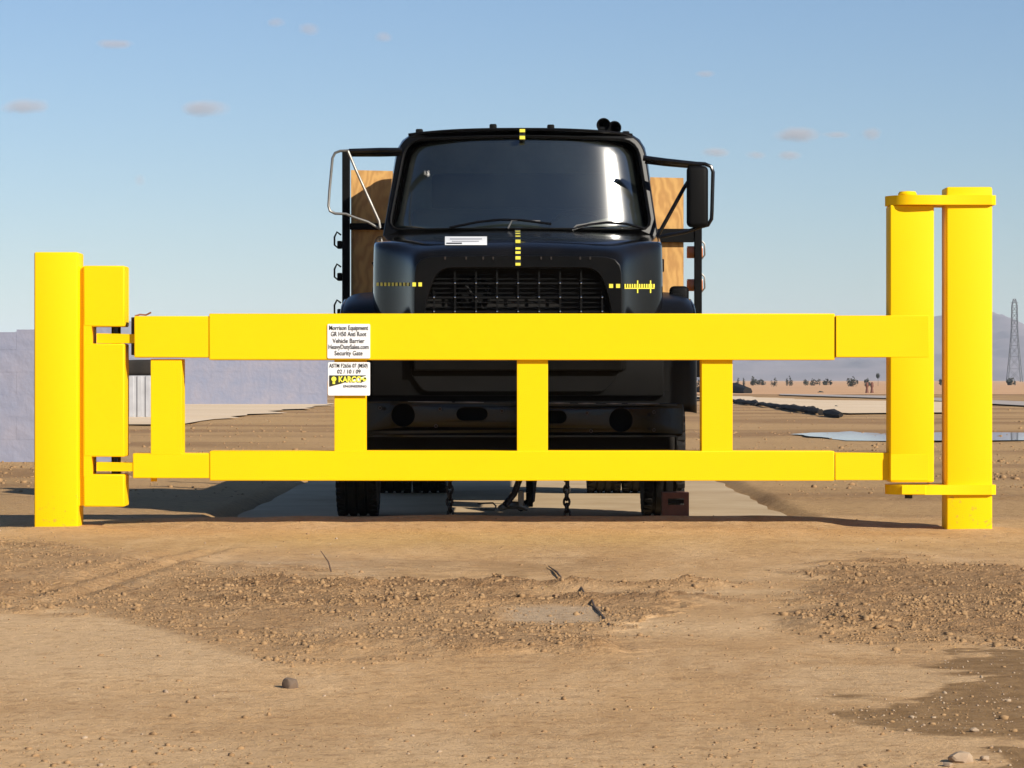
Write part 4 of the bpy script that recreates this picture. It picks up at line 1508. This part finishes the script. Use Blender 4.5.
bm = NB()
tube(bm, [P(477, 503.5, 20.95), P(493, 503, 20.95), P(496, 506, 20.95), P(494, 510, 20.95), P(480, 509, 20.95)], .007, 6)
tag(build('steel_rod', bm, M['steel'], base=P(486, 510, 20.95)), 'short bent bright steel rod lying on the pad under the truck', 'rod')
bm = NB()
tube(bm, [P(500, 508, 20.9), P(507, 505, 20.95), P(520, 505.5, 20.9), P(528, 509, 20.9)], [.02, .03, .028, .016], 8)
box(bm, X(518, 20.9), X(524, 20.9), 20.88, 20.95, Z(507, 20.9), Z(490, 20.9), .006, 1)
tag(build('scrap_bracket', bm, M['steel'], base=P(512, 510, 20.9)), 'crumpled pale metal bracket lying on the pad beside the bent rod', 'bracket')

# ------------------------------------------------------------------ far things
def hill_stand_in_wall(px0, px1, py0, py1, label, bw, bh, seed, bumps=0.0):  # added walls standing in for hazy hill patches below the horizon
    Y = CH * F / (py1 - HZ)
    x0, x1 = X(px0, Y), X(px1, Y)
    H = (py1 - py0) / F * Y
    rnd = random.Random(seed)
    bh = H / max(1, round(H / bh))
    bm = NB()
    r_ = 0; z = 0.0
    while z < H - bh * .5:
        x = x0 - (bw * .5 if r_ % 2 else 0)
        while x < x1:
            a_, b_ = max(x, x0), min(x + bw, x1)
            if b_ - a_ > .05:
                d = rnd.uniform(-.003, .003)
                top = z + bh * .998
                if z + bh >= H - bh * .5: top += rnd.uniform(-bumps, bumps) * bh
                box(bm, a_ + .0008 * bw, b_ - .0008 * bw, Y + d, Y + .5, z, top, 0)
            x += bw
        z += bh; r_ += 1
    box(bm, x0 + .02, x1 - .02, Y + .1, Y + .45, 0, H - bh * .6)
    o = build('hill_stand_in_wall', bm, M['wall_mauve'], base=((x0 + x1) / 2, Y, 0), smooth=None)
    tag(o, label, 'wall')


hill_stand_in_wall(-420, 112, 327, 462, 'added blue-grey block wall in place of hazy hills, nearest, behind the left gate post', .9, .24, 4, .25)
hill_stand_in_wall(152, 326.5, 338, 405, 'low added blue-grey block wall in place of hazy hills, on pale sand seen through the left gate opening', 2.2, .42, 5, .1)

# pale ribbed cabinet seen past the hinge
Yc = CH * F / (418.5 - HZ)
cb = thing('utility_cabinet', (X(150, Yc), Yc + .4, 0), 'dull white ribbed cabinet with a black cover seen in the gap beside the hinge', 'cabinet')
bm = NB()
xa, xb = X(118, Yc), X(176, Yc)
box(bm, xa, xb, Yc + .03, Yc + .9, 0, Z(375, Yc), .02, 1)
k = xa + .06
while k < xb - .05:
    box(bm, k, k + .12, Yc, Yc + .04, .03, Z(376, Yc), .01, 1); k += .2
build('housing', bm, M['crate_white'], cb)
bm = NB()
box(bm, xa - .05, xb + .05, Yc - .04, Yc + .95, Z(375.2, Yc) , Z(361, Yc), .09, 3)
for v in bm.verts: v.co.z += .05 * math.sin(v.co.x * 9) if v.co.z > Z(370, Yc) else 0
build('cover', bm, M['sheeting'], cb)

# black sheeting edge along the pale sand, with lumps
def gpt(px_, py_, z=0.0):
    x, y = G(px_, py_); return (x, y, z)
bm = NB()
edge = [(640, 399), (690, 400), (735, 403), (745, 404.5), (760, 406), (780, 409), (800, 412), (812, 413.5), (823, 415.8)]
pts = [gpt(a_, b_, .06) for a_, b_ in edge]
pts2 = []
for i in range(len(pts) - 1):
    for k in range(6): pts2.append(Vector(pts[i]).lerp(Vector(pts[i + 1]), k / 6) + Vector((0, 0, random.uniform(0, .05))))
tube(bm, pts2, [random.uniform(.05, .12) for _ in pts2], 7)
tag(build('sediment_sheeting', bm, M['sheeting'], base=gpt(780, 409)), 'long black plastic sheeting roll edging the pale sand right of the truck', 'plastic sheeting')


def lump(name, px_, py_, wpx, hpx, material, label, cat, seed, sub=3, group=None):
    x, y = G(px_, py_)
    bm = NB(); t = bmesh.new()
    bmesh.ops.create_icosphere(t, subdivisions=sub, radius=1)
    rnd = random.Random(seed); ph = [rnd.uniform(0, 6) for _ in range(6)]
    sx, sz = wpx / F * y / 2, hpx / F * y
    for v in t.verts:
        c = v.co
        k_ = 1 + .16 * math.sin(4 * c.x + ph[0]) * math.cos(3 * c.y + ph[1]) + .12 * math.sin(7 * c.z + ph[2] + 5 * c.x)
        v.co = Vector((c.x * sx * k_, c.y * sx * k_ * .8, max(c.z, -.15) * sz * k_))
    merge(bm, t, Matrix.Translation((x, y, 0)))
    o = build(name, bm, material, base=(x, y, 0), smooth=60)
    return tag(o, label, cat, group)


lump('sheeting_heap', 811, 413, 14, 7, M['sheeting'], 'biggest black sheeting heap at the corner of the pale sand', 'sheeting heap', 1)
lump('sheeting_heap', 756, 406, 6, 3, M['sheeting'], 'small black sheeting heap on the edge roll left of the biggest heap', 'sheeting heap', 2)
lump('sheeting_heap', 737, 403, 7, 3.5, M['sheeting'], 'small black sheeting heap on the edge roll beside the gate upright', 'sheeting heap', 3)
bm = NB(); pts = [Vector(gpt(a_, b_, .08)) for a_, b_ in ((826, 416), (833, 417), (841, 418))]
tube(bm, pts, [.09, .13, .06], 7)
tag(build('sheeting_roll', bm, M['sheeting'], base=gpt(833, 417)), 'short loose black sheeting roll lying on brown soil past the heap', 'plastic sheeting')
bm = NB(); pts = [Vector(gpt(a_, b_, .15)) for a_, b_ in ((700, 392.6), (724, 393), (736, 393.2), (748, 393.8))]
tube(bm, pts, [.35, .5, .6, .3], 8)
tag(build('soil_windrow', bm, M['sheeting'], base=gpt(736, 393.2)), 'dark low windrow of debris beyond the pale sand', 'debris')
lump('tumbleweed', 836.5, 407.6, 6, 2.2, M['bush'], 'low dark bush alone in the middle of the pale sand', 'bush', 6)
lump('tumbleweed', 821, 392.8, 7, 1.8, M['bush'], 'flat dark bush at the near edge of the orange sand', 'bush', 7)

# two brown posts beyond the road
for px_, lb in ((867, 'thin brown marker post beyond the road, left one of the pair'), (872, 'thin brown marker post beyond the road, right one of the pair')):
    x, y = G(px_, 393.4)
    bm = NB()
    lathe(bm, [(0, 0), (0, .13), (.25, .09), (.38, .07), (.5, .12), (.72, .10), (.78, .04), (.8, 0)], (x, y, 0), 'Z', 12)
    tag(build('marker_post', bm, M['post_brown'], base=(x, y, 0)), lb, 'post', 'pair of brown marker posts')

# bushes along the horizon
def bush(px_, top_px, wpx, Y, label, seed, trunk=False):
    rnd = random.Random(seed)
    x = X(px_, Y); h = (HZ - top_px) / F * Y + CH; wd = wpx / F * Y
    t_ = thing('desert_shrub' if not trunk else 'palm_tree', (x, Y, 0), label, 'shrub' if not trunk else 'tree', 'shrubs along the horizon')
    bm = NB()
    nleaf = 260
    nc = 1 if trunk else rnd.randint(3, 6)
    clumps = [((rnd.uniform(-.5, .5) * wd if nc > 1 else 0), rnd.uniform(.45, 1.0) if k else 1.0, rnd.uniform(.16, .3) * wd) for k in range(nc)]
    for _ in range(nleaf):
        ox, hk, rk = rnd.choice(clumps)
        d = Vector((rnd.gauss(0, 1), rnd.gauss(0, 1), rnd.gauss(0, 1))).normalized() * rnd.random() ** .4
        if trunk: cx, cy, cz = x + d.x * wd * .45, Y + d.y * wd * .45, h * (.78 + .22 * d.z)
        else: cx, cy, cz = x + ox + d.x * rk, Y + d.y * rk, h * hk * (.5 + .5 * d.z)
        s = min(wd, h) * rnd.uniform(.06, .13)
        d1 = Vector((rnd.uniform(-1, 1), rnd.uniform(-1, 1), rnd.uniform(-1, 1))).normalized() * s
        d2 = Vector((rnd.uniform(-1, 1), rnd.uniform(-1, 1), rnd.uniform(-1, 1))).normalized() * s
        c = Vector((cx, cy, cz))
        vs = [bm.verts.new(c + d1), bm.verts.new(c + d2), bm.verts.new(c - d1), bm.verts.new(c - d2)]
        bm.faces.new(vs)
    me_ = bpy.data.meshes.new('crown'); bm.to_mesh(me_); bm.free()
    link('crown', me_, M['bush'], t_)
    bm = NB(); tube(bm, [(x, Y, -.1), (x + wd * .03, Y, h * .35), (x, Y, h * .75)], [wd * .05, wd * .035, wd * .02], 6)
    build('trunk' if trunk else 'stem', bm, M['stick'], t_)


BU = [(738, 376.5, 4, 'small dark shrub on the horizon touching the gate upright'),
      (745, 377.5, 4, 'tiny round shrub on the horizon, second from the gate upright'),
      (752, 375.5, 8, 'ragged wide shrub on the horizon, third from the gate upright'),
      (763, 378, 10, 'long low shrub on the horizon between the ragged and the leaning one'),
      (774, 377, 5, 'leaning small shrub on the horizon left of the puddle end'),
      (790, 375.5, 6, 'spiky taller shrub on the horizon above the puddle tip'),
      (812, 378, 14, 'longest low grey shrub line on the horizon above the sheeting heap'),
      (828, 378, 8, 'low flat shrub on the horizon just right of the sheeting heap'),
      (852, 376, 9, 'broad dark shrub on the horizon, biggest left of the posts'),
      (868, 378, 7, 'low shrub on the horizon straight above the marker posts'),
      (943, 377.5, 7, 'dark shrub on the horizon in the slot between the gate end posts'),
      (1011, 376.5, 10, 'wide dark shrub on the horizon at the foot of the pylon'),
      (700, 377, 7, 'low shrub on the horizon hidden partly by the gate upright')]
for i, (a_, b_, c_, lb) in enumerate(BU):
    bush(a_, b_, c_, 420 + 37 * (i % 4), lb, i + 1)
bush(878, 373, 4.5, 470, 'thin lone tree with a high tuft on the horizon beside the gate end post', 33, trunk=True)

# pylon
YP = 1400.0
pt = thing('power_pylon', (X(1014.5, YP), YP, 0), 'tall slim grey lattice power pylon far off at the right edge', 'pylon')
bm = NB()
cx0 = X(1014.5, YP); H = (HZ - 299) / F * YP + CH
def hw_(z):
    t_ = z / H
    return np.interp(t_, [0, .25, .62, .93, 1.0], [3.3, 2.4, 1.35, 1.15, .5])
lv = [0, 6, 11.5, 16.5, 21, 25, 28.5, 31.5, 34.5, H]
lv = [l_ * H / 37.5 if l_ != H else H for l_ in lv]
th = .16
for i in range(len(lv) - 1):
    a_, b_ = lv[i], lv[i + 1]
    ca = [Vector((cx0 + sx * hw_(a_), YP + sy * hw_(a_), a_)) for sx, sy in ((-1, -1), (1, -1), (1, 1), (-1, 1))]
    cb_ = [Vector((cx0 + sx * hw_(b_), YP + sy * hw_(b_), b_)) for sx, sy in ((-1, -1), (1, -1), (1, 1), (-1, 1))]
    for k in range(4):
        tube(bm, [ca[k], cb_[k]], th, 4)
        tube(bm, [ca[k], cb_[(k + 1) % 4]], th * .55, 4)
        tube(bm, [ca[(k + 1) % 4], cb_[k]], th * .55, 4)
        tube(bm, [cb_[k], cb_[(k + 1) % 4]], th * .6, 4)
build('lattice', bm, M['pylon'], pt, smooth=None)
bm = NB()
for zf in (.955, .74):
    tube(bm, [(cx0 - 1.7, YP, H * zf), (cx0 + 1.7, YP, H * zf)], .14, 4)
build_each('cross_arm', bm, M['pylon'], pt, smooth=None)

# ------------------------------------------------------------------ soil details
# clods and pebbles
tmpl = []
for s in range(8):
    t = bmesh.new(); bmesh.ops.create_icosphere(t, subdivisions=1, radius=1)
    rr = np.random.default_rng(s)
    vv = np.array([v.co[:] for v in t.verts]); vv *= (1 + rr.uniform(-.38, .38, (len(vv), 1)))
    vv *= rr.uniform(.7, 1.2, 3)
    ff = np.array([[v.index for v in f.verts] for f in t.faces]); t.free(); tmpl.append((vv, ff))


def scatter(name, pos, size, flat, material):
    V, Fs = [], []; off = 0
    for i in range(len(pos)):
        vv, ff = tmpl[i % 8]
        a_ = RNG.uniform(0, 6.28); c, s = math.cos(a_), math.sin(a_)
        Rm = np.array([[c, -s, 0], [s, c, 0], [0, 0, 1]])
        p = (vv * np.array([1, RNG.uniform(.7, 1.1), flat * RNG.uniform(.7, 1.2)])) @ Rm.T * size[i] + pos[i]
        V.append(p); Fs.append(ff + off); off += len(vv)
    V = np.concatenate(V).astype(np.float32); Fs = np.concatenate(Fs).astype(np.int32)
    me_ = bpy.data.meshes.new(name)
    me_.vertices.add(len(V)); me_.vertices.foreach_set('co', V.ravel())
    me_.loops.add(Fs.size); me_.loops.foreach_set('vertex_index', Fs.ravel())
    me_.polygons.add(len(Fs)); me_.polygons.foreach_set('loop_start', (np.arange(len(Fs)) * 3).astype(np.int32))
    me_.polygons.foreach_set('loop_total', np.full(len(Fs), 3, dtype=np.int32))
    me_.update(calc_edges=True)
    o = link(name, me_, material)
    tag(o, kind='stuff')
    return o


def pick(n, dens):
    """sample ground points in front of the gate, evenly in view, kept with probability dens"""
    v = RNG.uniform(512, 800, n)
    y = CH * F / (v - HZ)
    x = RNG.uniform(-1.0, 1.0, n) * (y * .17 + .9)
    k = RNG.random(n) < dens(x, y)
    return x[k], y[k]


def soil_tone(name, c1, c2):
    m = mat(name, c1, .95, spec=.1, noise=(7, 1.0, c2), bump=(60, .5, .004))
    return m


M['clod'] = soil_tone('soil_clod', (0.27, 0.165, 0.08), (0.37, 0.23, 0.115))
M['pebble'] = soil_tone('pale_pebble', (0.40, 0.30, 0.20), (0.30, 0.21, 0.14))
M['pebble_dark'] = soil_tone('dark_pebble', (0.24, 0.145, 0.08), (0.34, 0.21, 0.115))

xx, yy = pick(380000, lambda x, y: np.clip(soil_masks(x, y)[0] * .36 * sstep(.34, .56, fbm(x, y, 2.2, 2)), 0, 1))
sz = np.clip(RNG.lognormal(math.log(.0045), .55, len(xx)), .002, .017)
zz = ground_z(xx, yy)
scatter('soil_clods', np.stack([xx, yy, zz + sz * .05], 1), sz, .8, M['clod'])
xx, yy = pick(30000, lambda x, y: .04 + .3 * sstep(.5, .66, fbm(x, y, 1.3, 4)))
sz = np.clip(RNG.lognormal(math.log(.0032), .55, len(xx)), .0016, .014)
scatter('pebbles', np.stack([xx, yy, ground_z(xx, yy) + sz * .1], 1), sz, .6, M['clod'])
xx, yy = pick(14000, lambda x, y: .04 + soil_masks(x, y)[1] * .5)
sz = np.clip(RNG.lognormal(math.log(.0034), .45, len(xx)), .0018, .010)
scatter('gravel', np.stack([xx, yy, ground_z(xx, yy) + sz * .15], 1), sz, .7, M['pebble'])


v = RNG.uniform(404, 496, 16000)
yy = CH * F / (v - HZ); xx = RNG.uniform(-1, 1, len(v)) * (yy * .18 + .5)
k = (RNG.random(len(v)) < .15 + .85 * sstep(.48, .62, fbm(xx * .25, yy, .5, 3))) & ~((np.abs(xx) < 2.2) & (yy < 47))
xx, yy = xx[k], yy[k]
sz = np.clip(RNG.lognormal(math.log(.011), .6, len(xx)), .004, .045)
scatter('far_clods', np.stack([xx, yy, ground_z(xx, yy) + sz * .1], 1), sz, .6, M['clod'])


def rock(px_, py_, s, material, label, seed, flat=.6, wide=1.0):
    x, y = G(px_, py_); z = float(ground_z(np.array([x]), np.array([y]))[0])
    bm = NB(); t = bmesh.new(); bmesh.ops.create_icosphere(t, subdivisions=3, radius=1)
    rnd = random.Random(seed); dirs = [Vector((rnd.gauss(0, 1), rnd.gauss(0, 1), rnd.gauss(0, 1))).normalized() for _ in range(14)]
    for v in t.verts:
        n_v = v.co.normalized(); d = 1.0
        for q_ in dirs:
            dd = n_v.dot(q_)
            if dd > .55: d = min(d, .72 / dd)
        v.co = Vector((n_v.x * d * s * wide, n_v.y * d * s, n_v.z * d * s * flat))
    merge(bm, t, Matrix.Translation((x, y, z + s * flat * .45)))
    tag(build('rock', bm, material, base=(x, y, z), smooth=25), label, 'rock')


rock(291, 686, .028, mat('grey_rock', (.13, .09, .06), .9, noise=(30, .5, (.22, .15, .10))), 'small dark rock alone on the pale soil at lower left', 1, .9)
rock(960, 763, .030, M['pebble'], 'pale flat rock at the bottom right on damp soil', 2, .6, 1.3)
rock(985, 761, .014, M['pebble'], 'small pale rock right of the flat pale rock', 3, .7)
rock(556, 598, .018, M['pebble_dark'], 'dark little rock beside the slab joint in the middle', 4, .8)
rock(948, 767, .016, M['pebble'], 'small pale rock left of the flat pale rock', 5, .5)
rock(974, 731, .014, M['pebble'], 'small tan rock on the near edge of the damp patch', 6, .7)
rock(905, 620, .020, M['pebble_dark'], 'dark clod on the churned soil at right under the latch post', 7, .8)

def twig(pts, r_, label):
    bm = NB(); tube(bm, pts, r_, 6)
    tag(build('stick', bm, M['stick'], base=pts[0]), label, 'stick')


def gg(px_, py_, dz):
    x, y = G(px_, py_); z = float(ground_z(np.array([x]), np.array([y]))[0]); return (x, y, z + dz)


b0 = gg(331, 571, 0)
twig([b0, (b0[0] - .012, b0[1] + .01, b0[2] + .045), (b0[0] - .052, b0[1] + .03, b0[2] + .10)], [.005, .004, .002], 'thin dark twig sticking up out of the soil at left')
twig([gg(563, 579, .004), gg(557, 572, .012), gg(548.5, 565.5, .008)], [.004, .006, .002], 'short thick dark stick lying on the stained soil in the middle')

# ------------------------------------------------------------------ clouds
def cloud_mat():
    m = bpy.data.materials.new('cloud'); m.use_nodes = True
    n, l = m.node_tree.nodes, m.node_tree.links
    n.clear()
    o = n.new('ShaderNodeOutputMaterial'); v = n.new('ShaderNodeVolumePrincipled')
    v.inputs['Color'].default_value = (1.0, .84, .78, 1); v.inputs['Anisotropy'].default_value = 0.0
    tc = n.new('ShaderNodeTexCoord')
    # generated coordinates: centre the falloff, sharpen the flat base
    sub = n.new('ShaderNodeVectorMath'); sub.operation = 'SUBTRACT'; sub.inputs[1].default_value = (.5, .5, .42)
    l.new(tc.outputs['Generated'], sub.inputs[0])
    ln = n.new('ShaderNodeVectorMath'); ln.operation = 'LENGTH'; l.new(sub.outputs[0], ln.inputs[0])
    fo = n.new('ShaderNodeMapRange'); fo.inputs[1].default_value = .5; fo.inputs[2].default_value = .1; l.new(ln.outputs['Value'], fo.inputs[0])
    nz = n.new('ShaderNodeTexNoise'); nz.inputs['Scale'].default_value = .011; nz.inputs['Detail'].default_value = 5; nz.inputs['Roughness'].default_value = .6
    geo = n.new('ShaderNodeNewGeometry'); l.new(geo.outputs['Position'], nz.inputs[0])
    ad = n.new('ShaderNodeMath'); ad.operation = 'ADD'; l.new(fo.outputs[0], ad.inputs[0]); l.new(nz.outputs[0], ad.inputs[1])
    rg = n.new('ShaderNodeMapRange'); rg.inputs[1].default_value = .82; rg.inputs[2].default_value = 1.35; rg.inputs[4].default_value = .007; l.new(ad.outputs[0], rg.inputs[0])
    l.new(rg.outputs[0], v.inputs['Density']); l.new(v.outputs[0], o.inputs['Volume'])
    return m


M['cloud'] = cloud_mat()
CL = [(27, 105, 66, 20, 'wide flat pinkish cloud at the far left of the sky'), (204, 106, 62, 22, 'wide flat pinkish cloud between the left post and the truck'),
      (115, 43, 50, 13, 'faint thin cloud high at upper left'), (140, 179, 14, 16, 'tiny faint cloud puff above the left gate post'),
      (276, 21, 26, 14, 'tiny faint cloud at the top, left of its twin'), (309, 27, 26, 18, 'tiny faint cloud at the top, right of its twin'),
      (383, 36, 24, 14, 'faint cloud wisp high above the truck mirror'), (799, 133, 58, 20, 'brightest pink cloud right of the truck'),
      (835, 134, 34, 10, 'thin cloud strip just right of the brightest pink cloud'), (871, 132, 30, 17, 'small pink cloud nearest the right gate post'),
      (715, 151, 40, 13, 'faint flat cloud just above the right truck mirror'), (756, 154, 28, 12, 'faint small cloud, middle of the low row of three'),
      (790, 154, 32, 13, 'faint small cloud, right one of the low row of three'), (705, 73, 26, 10, 'faint wisp high above the right mirror')]
for i, (a_, b_, c_, d_, lb) in enumerate(CL):
    Yk = 14000 + 350 * i
    x, y, z = P(a_, b_, Yk)
    t = bmesh.new(); bmesh.ops.create_icosphere(t, subdivisions=3, radius=1)
    sx, sz_ = c_ / F * Yk / 2 * 1.15, d_ / F * Yk / 2 * 1.15
    bm = NB(); merge(bm, t, Matrix.Translation((x, y, z)) @ Matrix.Diagonal((sx, sx * .8, sz_, 1)))
    tag(build('cloud', bm, M['cloud'], base=(x, y, z), smooth=180), lb, 'cloud')
